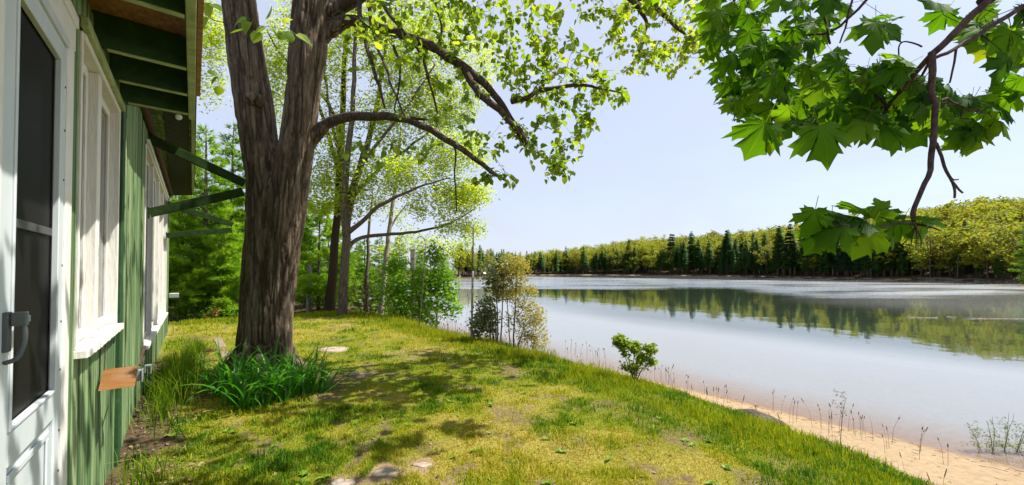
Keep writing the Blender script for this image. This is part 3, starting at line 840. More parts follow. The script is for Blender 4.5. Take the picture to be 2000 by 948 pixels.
# ------------------------------------------------------------------ the big tree
def mat_bark(name, stops, amp=.6, sc_=(16, 16, 3), ridged=False):
    m, N, L = new_mat(name)
    g = nd(N, 'ShaderNodeNewGeometry')
    def noise(vs, det=5, ro=.6):
        mp = nd(N, 'ShaderNodeMapping'); mp.inputs['Scale'].default_value = vs; L.new(g.outputs['Position'], mp.inputs[0])
        n_ = nd(N, 'ShaderNodeTexNoise'); n_.inputs['Scale'].default_value = 1; n_.inputs['Detail'].default_value = det; n_.inputs['Roughness'].default_value = ro
        L.new(mp.outputs[0], n_.inputs['Vector']); return n_.outputs['Fac']
    n1 = noise(sc_, 6, .7); n2 = noise((3, 3, 1.2), 6); n3 = noise((90, 90, 26), 4)
    r = ramp(N, stops); L.new(n1, r.inputs[0])
    li = nd(N, 'ShaderNodeMapRange'); li.inputs[1].default_value = .56; li.inputs[2].default_value = .7; li.inputs[4].default_value = .5; L.new(n2, li.inputs[0])
    mx = nd(N, 'ShaderNodeMixRGB'); mx.inputs[2].default_value = (.17, .155, .12, 1); L.new(li.outputs[0], mx.inputs[0]); L.new(r.outputs[0], mx.inputs[1])
    av = nd(N, 'ShaderNodeAttribute', attribute_name='ridge')
    if ridged:      # worn grey-brown plates over darker inner bark
        m2 = nd(N, 'ShaderNodeMixRGB'); m2.inputs[1].default_value = (.048, .033, .022, 1)
        mq = nd(N, 'ShaderNodeMapRange'); mq.inputs[1].default_value = .25; mq.inputs[2].default_value = .75; L.new(av.outputs['Fac'], mq.inputs[0])
        L.new(mq.outputs[0], m2.inputs[0]); L.new(mx.outputs[0], m2.inputs[2]); mx = m2
    p = nd(N, 'ShaderNodeBsdfPrincipled'); p.inputs['Roughness'].default_value = .9; p.inputs['Specular IOR Level'].default_value = .15
    L.new(mx.outputs[0], p.inputs['Base Color'])
    b = nd(N, 'ShaderNodeBump'); b.inputs['Strength'].default_value = amp; b.inputs['Distance'].default_value = .03 if ridged else .015
    ad = nd(N, 'ShaderNodeMath', operation='MULTIPLY_ADD'); ad.inputs[1].default_value = .4; L.new(n3, ad.inputs[0]); L.new(n1, ad.inputs[2])
    L.new(ad.outputs[0], b.inputs['Height']); L.new(b.outputs[0], p.inputs['Normal'])
    o = nd(N, 'ShaderNodeOutputMaterial'); L.new(p.outputs[0], o.inputs[0])
    return m
M_BARK = mat_bark('furrowed brown bark', [(.25, (.055, .038, .025)), (.45, (.115, .083, .056)), (.6, (.18, .137, .096)), (.8, (.27, .22, .165))], ridged=True)
M_LIMB = mat_bark('dark limb bark', [(.3, (.025, .018, .013)), (.5, (.065, .045, .032)), (.75, (.15, .12, .09))], .5, (30, 30, 12))
M_BARK_GREY = mat_bark('grey brown bark', [(.3, (.04, .032, .025)), (.5, (.11, .085, .065)), (.75, (.22, .185, .15))], .5, (24, 24, 5))
TY = 6.65
def px_chain(lst, Y, dY=0.0):
    P, R = [], []
    for px, py, hw, *dy in lst:
        y = Y + (dy[0] if dy else 0) + dY
        P.append(at(px, py, y)); R.append(hw * y / F * math.cos(math.atan((px - CX) / F)) * (.95 if hw > 20 else 1))
    return np.array(P), np.array(R)
LEFT = [(497, 760, 50), (500, 725, 47), (504, 660, 43), (508, 600, 42), (517, 450, 41), (519, 350, 40), (508, 290, 39), (496, 200, 40.5), (480, 100, 39.5), (466, 0, 36), (445, -150, 33), (420, -330, 29), (400, -500, 24)]
RIGHT = [(530, 760, 48), (531, 725, 44), (532, 660, 41), (534, 600, 41), (553, 450, 42), (568, 350, 39), (579, 290, 36), (590, 200, 35), (602, 100, 38), (611, 0, 40), (628, -150, 38), (648, -330, 33), (660, -500, 27)]
MID = [(515, 760, 62), (514, 725, 56), (518, 600, 47), (535, 450, 46), (545, 380, 40), (546, 340, 26)]
TREE_BASE = np.array([float(c) for c in at(516, 730, TY)]); TREE_BASE[2] = 0
def build_trunk(root):
    mb = MB()
    for ch, dy in ((LEFT, .04), (RIGHT, -.05), (MID, 0.0)):
        P, R = px_chain(ch, TY, dy)
        P, R = smooth_path(P, R, 3)
        mb.add(*tube_arrays(P, R, 20))
    # root flares
    b = at(516, 715, TY)
    for ang, ln in ((-2.7, .46), (-1.9, .45), (-1.1, .45), (-.35, .40), (.6, .43), (1.8, .44), (2.9, .46)):
        d = np.array([math.cos(ang), math.sin(ang), 0])
        P = np.array([b + d * .20 + [0, 0, .55], b + d * .31 + [0, 0, .22], b + d * ln + [0, 0, .02], b + d * (ln + .25) + [0, 0, -.22]])
        P, R = smooth_path(P, [.13, .14, .11, .07], 4)
        mb.add(*tube_arrays(P, R, 12))
    # limb collars
    for px, py, px2, py2, hw in ((600, 280, 636, 247, 17), (632, 66, 680, 42, 18), (628, 40, 672, 8, 22)):
        P, R = smooth_path([at(px - 15, py + 15, TY), at(px, py, TY), at(px2, py2, TY - .05)], np.array([hw * 1.2, hw * 1.0, hw * .55]) * TY / F * .88, 4)
        mb.add(*tube_arrays(P, R, 14))
    # old knot on the left stem
    kp = at(488, 190, TY - .3); mb.add(*tube_arrays(*smooth_path([kp + [.02, .15, 0], kp + [0, .0, 0], kp + [-.01, -.05, -.01]], [.12, .09, .04], 3), 14))
    me = mb.mesh('trunk')
    tmp = link('trunk', me)
    md = tmp.modifiers.new('r', 'REMESH'); md.mode = 'VOXEL'; md.voxel_size = .0115; md.use_smooth_shade = True
    sm = tmp.modifiers.new('s', 'SMOOTH'); sm.iterations = 6; sm.factor = .5
    dg = bpy.context.evaluated_depsgraph_get()
    me2 = bpy.data.meshes.new_from_object(tmp.evaluated_get(dg))
    bpy.data.objects.remove(tmp)
    n = len(me2.vertices)
    V = np.zeros(n * 3, np.float32); me2.vertices.foreach_get('co', V); V = V.reshape(-1, 3).astype(float)
    Nn = np.zeros(n * 3, np.float32); me2.vertices.foreach_get('normal', Nn); Nn = Nn.reshape(-1, 3)
    x, y, z = V.T
    # lean of the stems, so furrows run along them
    lean = np.interp(z, [0, 2, 3.3, 6], [0, .08, .1, .15]) * np.where(x < at(545, 300, TY)[0], -1.6, 1.0)
    xs = x - lean * np.maximum(z - 1, 0) * .3
    wx = (fbm(x * 3, y * 3, z * 1.4, 71, 3) - .5) * .12
    a = vnoise((xs + wx) * 17, (y + wx) * 17, z * 1.15, 72); b_ = vnoise((xs - wx) * 31 + 5, (y - wx) * 31, z * 3.0, 73)
    rid = np.clip(np.abs(2 * a - 1) * 4.2 - 1.0, -1, .6)
    rid2 = np.clip(np.abs(2 * b_ - 1) * 3.6 - .8, -1, .6)
    fine = vnoise(x * 45, y * 45, z * 22, 75) - .5
    h = .0155 * rid + .010 * rid2 + .007 * fine + .02 * (fbm(x * 2.2, y * 2.2, z * 1.2, 76, 2) - .5)
    V = V + Nn * h[:, None] - TREE_BASE
    ra_ = me2.attributes.new('ridge', 'FLOAT', 'POINT'); ra_.data.foreach_set('value', np.clip(.5 + .30 * rid + .2 * rid2 + .25 * fine, 0, 1).astype(np.float32))
    me2.vertices.foreach_set('co', V.astype(np.float32).ravel()); me2.update()
    me2.materials.clear(); me2.materials.append(M_BARK)
    me2.polygons.foreach_set('use_smooth', np.ones(len(me2.polygons), bool))
    link('trunk', me2, root)

M_LINDEN = mat_leaf('soft green spring leaf', [(0, (.08, .155, .014)), (.5, (.16, .25, .022)), (.85, (.25, .32, .035)), (1, (.34, .36, .06))], .62, (1.6, 1.5, .5), per_object=False)
def heart_leaf_mesh(name, var):
    rng = np.random.default_rng(100 + var)
    v = HEART_V.copy()
    v[:, 2] += (rng.normal(0, .25) * v[:, 1] ** 2 + rng.normal(0, .35) * np.abs(v[:, 0]))
    v[:, 0] *= rng.uniform(.85, 1.15)
    stem = np.array([(-.012, -.32, .02), (.012, -.32, .02), (.01, 0, 0), (-.01, 0, 0)])
    V = np.vstack([v, stem]); 
    return mesh_np(name, V, [HEART_T, np.array([[10, 11, 12, 13]])], {'tint': np.full(len(V), (var % 6) / 5 * .8 + .1)}, True)

def build_big_tree():
    root = empty('shade_tree', TREE_BASE, 0, 'thick old forked tree with furrowed brown bark beside the cabin', 'tree')
    build_trunk(root)
    sk = Skel()
    limbs = [
        ('A', [(625, 70, 20), (655, 47, 13), (720, 47, 10, -.15), (800, 74, 9, -.35), (870, 108, 9, -.5), (930, 150, 8, -.6), (975, 195, 6.6, -.6), (1003, 238, 5.4, -.6), (1018, 262, 8, -.6), (1028, 287, 5, -.6)]),
        ('A2', [(905, 130, 8, -.55), (935, 185, 7, -.75), (975, 215, 6.5, -.8), (1000, 245, 5, -.75), (1014, 262, 4, -.65)]),
        ('A3', [(1000, 197, 5.5, -.6), (1030, 188, 5, -.5), (1065, 174, 4.5, -.4), (1130, 165, 3.2, -.3), (1175, 172, 2.2, -.3), (1215, 182, 1.4, -.3)]),
        ('B', [(595, 290, 18), (622, 256, 12.5), (650, 237, 11, -.1), (690, 229, 9.5, -.2), (745, 228, 8.5, -.3), (790, 233, 7.2, -.4), (825, 246, 6.6, -.4), (870, 272, 6.5, -.45), (915, 300, 5.5, -.5), (955, 330, 4.5, -.5), (992, 358, 2.5, -.5)]),
        ('B2', [(775, 232, 7, -.36), (805, 232, 4.6, -.4), (822, 231, 3, -.4), (836, 234, 1.6, -.42)]),
        ('C', [(622, 50, 22), (655, 18, 16), (700, -5, 14, -.2), (780, -70, 13, -.6), (900, -160, 11, -1.0), (1050, -260, 9, -1.3), (1250, -330, 7, -1.5), (1450, -360, 4, -1.6)]),
        ('D', [(780, -70, 9, -.6), (900, -90, 8, -.2), (1040, -85, 7.5, .3), (1150, -60, 7, .8), (1225, -5, 6.5, 1.1), (1258, 32, 4, 1.2), (1262, 60, 2.6, 1.2), (1243, 110, 1.6, 1.2)]),
        ('D2', [(1180, -45, 6, .9), (1250, -2, 6, 1.3), (1297, 28, 5.5, 1.5), (1322, 54, 4.2, 1.5), (1340, 75, 2, 1.5), (1336, 105, 1.4, 1.5)]),
        ('E', [(445, -140, 20), (520, -260, 14, -.4), (640, -420, 11, -.9), (800, -560, 8, -1.3)]),
        ('G', [(440, -160, 16), (330, -260, 11, .2), (200, -400, 8, .3)]),
        ('H', [(700, -5, 6, -.2), (705, 40, 4.6, -.5), (722, 105, 4, -.7), (740, 165, 3.4, -.8), (752, 212, 2.4, -.8)]),
        ('H2', [(720, 2, 4.5, -.3), (728, 62, 3.6, -.6), (752, 130, 3, -.8), (775, 190, 2.4, -.9), (792, 226, 1.8, -.9)]),
        ('H3', [(735, -15, 5, -.3), (755, 22, 4.4, -.5), (790, 62, 3.6, -.6), (815, 95, 2.4, -.6)]),
        ('H4', [(808, 80, 4, -.36), (828, 120, 3, -.5), (842, 175, 2.4, -.6), (853, 222, 1.6, -.6)]),
        ('H5', [(850, 100, 3, -.45), (862, 62, 2.6, -.6), (852, 10, 2.2, -.7), (848, -40, 1.6, -.7)]),
        ('H6', [(768, 90, 3.4, -.32), (780, 130, 2.6, -.5), (778, 175, 2, -.6), (770, 215, 1.3, -.6)]),
        ('K', [(878, 268, 2.4, -.45), (890, 300, 1.8, -.5), (889, 350, 1.6, -.5), (893, 410, 1.2, -.5)]),
    ]
    for nm, L in limbs:
        P, R = px_chain(L, TY)
        P, R = smooth_path(P, R, 4)
        wob = (np.stack([vnoise(P[:, 0] * 5, P[:, 1] * 5, P[:, 2] * 5, 80 + i) for i in range(3)], 1) - .5) * .05
        P = P + wob
        V, Q, T = tube_arrays(P - TREE_BASE, R * (1 + .12 * (vnoise(P[:, 0] * 9, P[:, 1] * 9, P[:, 2] * 9, 90) - .5)), 10 if R.max() > .04 else 6)
        link('limb', mesh_np('limb', V, [Q, T], smooth=True), root, mat=M_LIMB)
        sk.chain(P[3:] if len(P) > 8 else P, R[3:] if len(P) > 8 else R)
    nfix = len(sk.P)
    rng = np.random.default_rng(5)
    att = []
    # where the leafy sprays hang: (px, py, spread x, spread y, count, Y, spread Y)
    for px, py, sx, sy, n, Y, sY in [
        (950, 70, 70, 60, 34, 6.2, .6), (1040, 60, 60, 60, 36, 6.3, .6), (1010, 130, 45, 40, 22, 6.1, .5), (1090, 130, 60, 40, 34, 6.2, .5), (1140, 170, 60, 28, 26, 6.3, .4),
        (1205, 185, 26, 16, 12, 6.3, .3), (1080, 230, 60, 30, 30, 6.1, .4), (1060, 285, 55, 28, 26, 6.0, .4), (1150, 235, 30, 10, 9, 6.2, .3), (1090, 330, 26, 16, 12, 6.0, .3),
        (960, 345, 40, 14, 10, 6.1, .3), (960, 270, 60, 40, 16, 6.0, .4), (880, 60, 60, 70, 26, 6.0, .6), (800, 30, 70, 50, 30, 5.9, .6), (760, 110, 60, 60, 18, 5.8, .6), (870, 190, 70, 50, 20, 5.9, .5),
        (700, 300, 40, 16, 5, 5.7, .3), (790, 298, 50, 16, 7, 5.7, .3), (720, 20, 50, 40, 14, 5.8, .5), (930, 10, 70, 30, 20, 6.0, .5),
        (1170, 30, 60, 40, 20, 7.4, .6), (1250, 70, 60, 45, 30, 7.8, .5), (1310, 90, 50, 45, 32, 8.0, .5), (1350, 60, 40, 40, 26, 8.1, .5), (1330, 135, 35, 20, 12, 8.1, .4), (1270, 125, 40, 26, 14, 7.9, .4), (1380, 40, 40, 40, 18, 8.2, .4), (1240, 10, 60, 30, 18, 7.8, .5),
    ]:
        for _ in range(n):
            att.append(at(px + np.clip(rng.normal(), -1.7, 1.7) * sx * .75, py + np.clip(rng.normal(), -1.7, 1.7) * sy * .75, Y + rng.normal(0, sY)))
    ends_in = sk.grow(att, .22, .10, .25, rng)
    # crown above the picture
    att = []
    for c, r, n in (((-1.2, 6.8, 8.2), (2.6, 2.4, 1.2), 60), ((1.6, 5.4, 7.0), (2.2, 2.0, .9), 50), ((-4.6, 7.0, 9.5), (2.4, 2.6, 1.5), 36), ((2.6, 7.6, 6.6), (1.6, 1.4, .8), 30)):
        for _ in range(n):
            att.append(np.array(c) + rng.normal(0, .5, 3) * np.array(r))
    ends_up = sk.grow(att, .6, .12, .1, rng)
    sk.radii(.0032, .40)
    me = sk.twigs_mesh('twigs', TREE_BASE, 5)
    tag(link('twigs', me, root, mat=M_LIMB), kind='stuff')
    # leaves along the twig ends
    pos, D, Nn, size = [], [], [], []
    for up, ends in ((0, ends_in), (1, ends_up)):
        for e in ends:
            i = e; k = 0
            while i >= 0 and not sk.fix[i] and k < (3 if not up else 2):
                p = sk.P[i]; par = sk.P[sk.par[i]] if sk.par[i] >= 0 else p
                ax = p - par; ax = ax / (np.linalg.norm(ax) + 1e-6)
                for _ in range(rng.integers(2, 4) if not up else 5):
                    t = rng.uniform(0, 1) if k else rng.uniform(.6, 1)
                    d = ax * .5 + rng.normal(0, .6, 3) + np.array([0, 0, -.45])
                    d /= np.linalg.norm(d)
                    sz = (rng.uniform(.06, .112)) * (1.6 if up else 1)
                    pos.append(par + (p - par) * t + d * .03 + rng.normal(0, .05 if up else .02, 3)); D.append(d); size.append(sz)
                    nn = rng.normal(0, .55, 3) + np.array([.15, -.1, .75]); Nn.append(nn)
                i = sk.par[i]; k += 1
    # a low spray of bigger leaves in front of the stems, and a few at the eave
    tw = Skel()
    ids = tw.chain(*[np.array(a) for a in zip(*[(at(395, 20, 4.3), .006), (at(418, 40, 4.3), .005), (at(462, 46, 4.25), .004), (at(520, 52, 4.2), .003), (at(562, 58, 4.2), .002)])])
    P, R = smooth_path(np.array(tw.P), np.array(tw.R), 4)
    P2, R2 = smooth_path([at(330, -260, TY + .2), at(340, -120, 5.4), at(365, -20, 4.6), at(395, 20, 4.3)], [.03, .02, .012, .007], 4)
    V, Q, T = tube_arrays(np.vstack([P2[:-1], P]) - TREE_BASE, np.concatenate([R2[:-1], R]), 6)
    link('limb', mesh_np('limb', V, [Q, T], smooth=True), root, mat=M_LIMB)
    big = []
    for px, py, a, s in ((482, 38, 200, .15), (492, 45, 250, .14), (503, 60, 262, .16), (520, 55, 235, .15), (533, 60, 275, .15), (545, 60, 300, .14), (560, 62, 245, .14), (567, 60, 285, .12), (578, 68, 320, .17), (588, 72, 330, .13), (520, 38, 20, .13), (475, 58, 220, .13), (555, 48, 30, .11)):
        big.append((at(px, py, 4.2 + rng.normal(0, .05)), math.radians(a), s))
    for px, py, a, s in ((398, 15, 240, .16), (408, 35, 250, .15), (402, 70, 200, .12), (418, 115, 220, .12), (410, 135, 320, .11), (425, 150, 250, .12), (428, 168, 240, .11), (402, 5, 280, .16), (414, 8, 320, .14)):
        big.append((at(px, py, 4.6 + rng.normal(0, .1)), math.radians(a), s))
    for p, a, s in big:
        d = np.array([math.cos(a), rng.normal(0, .25), math.sin(a) * .8]); pos.append(p); D.append(d / np.linalg.norm(d)); Nn.append(np.array([.2, -.55, .7]) + rng.normal(0, .2, 3)); size.append(s)
    pos = np.array(pos); D = np.array(D); Nn = np.array(Nn); size = np.array(size)
    Rm = rotations(D, Nn)
    # biggest in the picture first: those become leaves of their own
    rel = pos - EYE_A
    px = CX + F * rel[:, 0] / np.maximum(rel[:, 1], .1); py = CY + 13 - F * rel[:, 2] / np.maximum(rel[:, 1], .1)
    inv = (px > 380) & (px < 1420) & (py > 5) & (py < 400)
    sc_ = np.where(inv, size / rel[:, 1], 0)
    order = np.argsort(-sc_)
    ones, rest = order[:300], order[300:]
    var = [heart_leaf_mesh('leaf', v) for v in range(12)]
    for m in var: m.materials.append(M_LINDEN)
    for i in ones:
        o = bpy.data.objects.new('leaf', var[int(rng.integers(12))]); COL.objects.link(o); o.parent = root
        M = Matrix(((*Rm[i][0], 0), (*Rm[i][1], 0), (*Rm[i][2], 0), (0, 0, 0, 1)))
        o.matrix_local = Matrix.Translation(Vector(pos[i] - TREE_BASE)) @ M @ Matrix.Diagonal((size[i], size[i], size[i], 1))
    mb = MB()
    tint = np.clip(rng.beta(2, 2.4, len(rest)), 0, 1)
    farther = np.clip((pos[rest, 1] - 7) / 1.2, 0, 1) * .3
    leaf_cloud(mb, pos[rest] - TREE_BASE, Rm[rest], size[rest], HEART_V, HEART_T, np.clip(tint + farther, 0, 1))
    tag(link('foliage', mb.mesh('foliage', True), root, mat=M_LINDEN), kind='stuff')
build_big_tree()

# ------------------------------------------------------------------ maple bough close to the camera
M_MAPLE = mat_leaf('maple leaf', [(0, (.022, .085, .006)), (.5, (.052, .15, .009)), (.9, (.11, .225, .016)), (1, (.15, .20, .02))], .62, (2.1, 1.7, .3), .55, per_object=True, vein=(.10, .18, .03), gloss=.12)
M_TWIG = mat_bark('purple brown maple bark', [(.3, (.04, .022, .022)), (.5, (.09, .055, .055)), (.75, (.16, .11, .11))], .4, (60, 60, 40))
_half = [(0, 0), (.12, -.07), (.27, -.10), (.44, -.20), (.41, -.05), (.55, -.02), (.50, .06), (.44, .13), (.57, .20), (.74, .22), (.68, .35), (.82, .58), (.62, .54), (.54, .64), (.43, .56), (.29, .53), (.33, .64), (.46, .78), (.28, .80), (.16, .90), (0, 1.10)]
def maple_mesh(var):
    rng = np.random.default_rng(300 + var)
    right = np.array(_half) * [rng.uniform(.92, 1.06), 1]
    right = right + rng.normal(0, .015, right.shape) * (np.arange(len(right))[:, None] > 0)
    left = right[1:-1][::-1] * [-1, 1] + rng.normal(0, .015, (len(right) - 2, 2))
    out = np.vstack([right, left])
    n = len(out)
    tips = {3, 11, 20, n - 11, n - 3}
    hub = np.array([0, .06])
    mid = hub + (out - hub) * .52
    V2 = np.vstack([hub[None], mid, out])
    vein = np.zeros(len(V2)); vein[0] = 1
    for t in tips: vein[1 + t % n] = 1; vein[1 + n + t % n] = 1
    x, y = V2.T
    c1, c2, c3 = rng.normal(.32, .16), rng.normal(.22, .16), rng.normal(0, .18)
    z = -c1 * (y - .1) ** 2 - c2 * x * x * 1.2 + c3 * x * y + .05 * np.sin(x * 7 + var) * np.cos(y * 6 + var * 2) - .035 * (1 - vein) * np.hypot(x, y) * np.r_[0, np.ones(n), np.zeros(n)] * -1
    z = z - .10 * rng.uniform(0, 1) * np.r_[0, np.zeros(n), (np.hypot(out[:, 0], out[:, 1]) > .7)]
    V = np.c_[V2, z]
    i = np.arange(n); j = (i + 1) % n
    T = np.stack([np.zeros(n, int), 1 + i, 1 + j], -1)
    T2 = np.concatenate([np.stack([1 + i, 1 + n + i, 1 + n + j], -1), np.stack([1 + i, 1 + n + j, 1 + j], -1)])
    pet = np.array([(-.012, -.55, .10), (.012, -.55, .10), (.012, .03, 0.004), (-.012, .03, 0.004)])
    nv = len(V)
    V = np.vstack([V, pet]); vein = np.r_[vein, [1, 1, 1, 1]]
    return mesh_np('leaf', V, [T, T2, np.array([[nv, nv + 1, nv + 2, nv + 3]])], {'tint': np.full(len(V), (var % 7) / 6.0), 'vein': vein}, True)

def build_maple():
    base = np.array([4.2, 1.2, 0.0]); base[2] = gz(4.2, 1.2)
    root = empty('maple_tree', base, 0, 'maple with broad pointed leaves, its drooping bough hanging in at the top right', 'tree')
    def br(name, lst, k=8):
        P, R = [], []
        for px, py, hw, Y in lst: P.append(at(px, py, Y)); R.append(.72 * hw * Y / F)
        P, R = smooth_path(P, R, 4)
        P = P + (np.stack([vnoise(P[:, 0] * 22, P[:, 1] * 22, P[:, 2] * 22, 130 + i) for i in range(3)], 1) - .5) * .012
        V, Q, T = tube_arrays(P - base, R, k)
        link(name, mesh_np(name, V, [Q, T], smooth=True), root, mat=M_TWIG)
        return P, R
    # trunk stands outside the picture to the right
    P, R = smooth_path([base + [0, 0, -.3], base + [-.02, .02, 1.5], base + [-.1, .1, 3.2], base + [-.3, .2, 5.5]], [.24, .18, .15, .08], 5)
    link('trunk', mesh_np('trunk', *[(lambda a: (a[0], [a[1], a[2]]))(tube_arrays(P - base, R, 14))][0], smooth=True), root, mat=M_BARK_GREY)
    P, R = smooth_path([base + [-.1, .1, 3.2], base + [-1.2, .15, 4.0], at(2300, -420, 1.5), at(2060, -140, 1.15), at(1925, 0, 1.05)], [.09, .07, .05, .026, .0185], 5)
    link('branch', mesh_np('branch', *[(lambda a: (a[0], [a[1], a[2]]))(tube_arrays(P - base, R, 8))][0], smooth=True), root, mat=M_TWIG)
    sk = Skel()
    for L in [
        [(1925, 0, 10, 1.05), (1880, 50, 9.5, 1.05), (1825, 108, 9, 1.06)],
        [(1824, 104, 8.5, 1.06), (1822, 180, 7.2, 1.06), (1821, 280, 7, 1.05), (1808, 345, 6, 1.04), (1793, 395, 5.6, 1.03), (1783, 425, 6, 1.02), (1787, 445, 3, 1.01)],
        [(1825, 108, 7.5, 1.06), (1790, 145, 6.5, 1.1), (1755, 185, 6, 1.15), (1735, 207, 5.5, 1.18), (1726, 232, 4, 1.2), (1720, 250, 2.5, 1.2)],
        [(2060, -20, 7, 1.2), (1990, 18, 6.5, 1.15), (1920, 62, 5.5, 1.1), (1870, 92, 5, 1.08), (1828, 116, 4.5, 1.07), (1800, 150, 3, 1.12)],
        [(1737, 206, 4, 1.18), (1700, 218, 3.4, 1.22), (1660, 232, 3, 1.25), (1615, 245, 2.4, 1.28)],
        [(1735, 205, 3.6, 1.18), (1700, 185, 3, 1.25), (1640, 180, 2.8, 1.35), (1570, 170, 2.4, 1.45), (1500, 165, 2, 1.55), (1440, 150, 1.6, 1.6)],
        [(1720, -30, 4, 1.3), (1640, 55, 3.4, 1.35), (1575, 70, 2.8, 1.45), (1500, 60, 2.2, 1.55), (1430, 60, 1.6, 1.6)],
        [(1600, -20, 3.4, 1.3), (1610, 30, 3.2, 1.3), (1622, 85, 2.6, 1.3)],
        [(1668, -20, 3, 1.32), (1660, 30, 2.6, 1.32), (1640, 85, 2, 1.34)],
        [(1820, 200, 3, 1.06), (1850, 195, 2.4, 1.12), (1890, 215, 2.2, 1.2), (1940, 225, 1.6, 1.25)],
        [(1865, 95, 3, 1.08), (1860, 130, 2.4, 1.08), (1853, 165, 2, 1.1)],
        [(1822, 206, 2.4, 1.06), (1806, 214, 1.8, 1.05), (1790, 226, 1.4, 1.04)],
        [(1785, 440, 4, 1.02), (1750, 437, 3.2, 1.0), (1700, 447, 2.6, .99), (1640, 440, 2, .98)],
        [(1785, 440, 3.4, 1.02), (1815, 446, 2.6, 1.0), (1835, 450, 1.8, 1.0)],
        [(1786, 440, 2.6, 1.02), (1790, 462, 1.8, 1.01), (1788, 484, 1.0, 1.01)], [(1786, 445, 2, 1.02), (1796, 462, 1.4, 1.02), (1797, 482, .9, 1.02)], [(1785, 445, 2, 1.02), (1781, 462, 1.4, 1.02), (1779, 478, .9, 1.02)],
        [(1826, 282, 4.4, 1.05), (1840, 310, 3.8, 1.05), (1853, 345, 3.6, 1.05), (1862, 368, 3, 1.05), (1864, 385, 2.6, 1.05)],
        [(1856, 355, 3, 1.05), (1868, 365, 2.6, 1.05), (1880, 375, 2.4, 1.05)], [(1851, 338, 2.4, 1.05), (1858, 352, 2.4, 1.05), (1868, 352, 1.6, 1.05)],
        [(1800, 95, 2.4, 1.1), (1770, 82, 2, 1.12), (1755, 92, 1.8, 1.14), (1755, 118, 1.8, 1.15), (1772, 135, 2, 1.12), (1800, 138, 2, 1.1)],
    ]:
        P, R = br('branch', L)
        sk.chain(P, R)
    rng = np.random.default_rng(42)
    leaves = []   # (pos, tip angle, tilt towards the viewer 0..1, size)
    def L_(px, py, ang, s, Y=1.05, tilt=.75): s *= .72 if py > 380 else .82; py -= 8 if py > 380 else 0; leaves.append((at(px, py, Y), math.radians(ang), tilt, s))
    # leaves that show singly against the sky: base point, tip direction, length
    for a in [(1495, 240, 245, .115, 1.05, .9), (1505, 248, 285, .09, 1.12, .8), (1600, 245, 275, .125, 1.05, .85), (1640, 232, 250, .11, 1.2, .7), (1745, 262, 262, .075, 1.2, .8), (1745, 225, 240, .09, 1.18, .7), (1710, 42, 265, .115, 1.15, .9), (1722, 50, 300, .09, 1.25, .7),
              (1968, 112, 255, .10, 1.1, .85), (1975, 60, 230, .09, 1.15, .7), (1998, 150, 270, .08, 1.1, .7), (1890, 258, 290, .075, 1.15, .8), (1900, 235, 320, .08, 1.15, .7), (1935, 205, 335, .1, 1.12, .6), (1940, 232, 310, .085, 1.15, .7), (1872, 250, 250, .07, 1.2, .8),
              (1410, 60, 245, .1, 1.45, .8), (1420, 120, 235, .09, 1.5, .8), (1432, 160, 250, .09, 1.5, .8), (1450, 190, 255, .08, 1.5, .7), (1405, 20, 255, .11, 1.35, .8), (1395, 95, 235, .08, 1.5, .8), (1465, 60, 260, .11, 1.4, .8),
              (1830, 5, 205, .09, 1.25, .7), (1850, 20, 250, .08, 1.3, .8), (1775, 120, 160, .1, 1.12, .5), (1765, 130, 200, .1, 1.1, .5), (1800, 160, 235, .13, 1.15, .8), (1835, 215, 285, .09, 1.15, .7), (1800, 230, 250, .12, 1.2, .8)]: L_(*a)
    # the low bunch at the end of the hanging twig
    for a in [(1592, 418, 258, .085, .98, .8), (1625, 430, 250, .075, 1.0, .6), (1700, 432, 65, .07, 1.0, .35), (1690, 440, 175, .1, 1.0, .4), (1670, 440, 190, .1, 1.02, .35), (1650, 445, 215, .11, .98, .6), (1700, 455, 250, .11, .98, .75), (1720, 432, 30, .08, 1.02, .35), (1740, 445, 290, .09, 1.02, .7), (1800, 442, 300, .085, 1.03, .75), (1800, 440, 20, .075, 1.0, .45), (1640, 425, 165, .09, 1.02, .3), (1680, 425, 140, .09, 1.03, .25), (1760, 440, 255, .09, 1.03, .7), (1610, 460, 235, .09, 1.0, .55), (1730, 425, 100, .06, 1.03, .3)]: L_(*a)
    # the crowded part
    n_mass = 0
    for cx, cy, rx, ry, n, Y0, Y1 in [(1440, 40, 55, 55, 24, 1.25, 1.9), (1470, 115, 65, 55, 26, 1.3, 2.0), (1530, 60, 70, 55, 26, 1.2, 1.9), (1600, 40, 70, 40, 20, 1.2, 1.8), (1510, 190, 70, 42, 26, 1.25, 1.8), (1570, 130, 70, 45, 26, 1.15, 1.7), (1620, 195, 75, 42, 28, 1.1, 1.6), (1680, 215, 60, 38, 20, 1.1, 1.5), (1690, 150, 45, 25, 12, 1.15, 1.5), (1730, 150, 45, 25, 10, 1.15, 1.4),
                                      (1770, 200, 45, 40, 18, 1.12, 1.5), (1850, 200, 50, 34, 16, 1.15, 1.6), (1890, 225, 50, 34, 18, 1.12, 1.6), (1940, 190, 40, 22, 9, 1.12, 1.5), (1970, 50, 60, 40, 16, 1.15, 1.8), (1985, 100, 40, 40, 8, 1.15, 1.6), (1910, 30, 40, 25, 6, 1.2, 1.7), (1560, 235, 60, 16, 8, 1.15, 1.5), (1780, 20, 60, 20, 4, 1.3, 1.7), (2060, 60, 50, 60, 12, 1.1, 1.7), (1450, -40, 70, 30, 10, 1.2, 1.8), (1600, -50, 90, 30, 10, 1.2, 1.8)]:
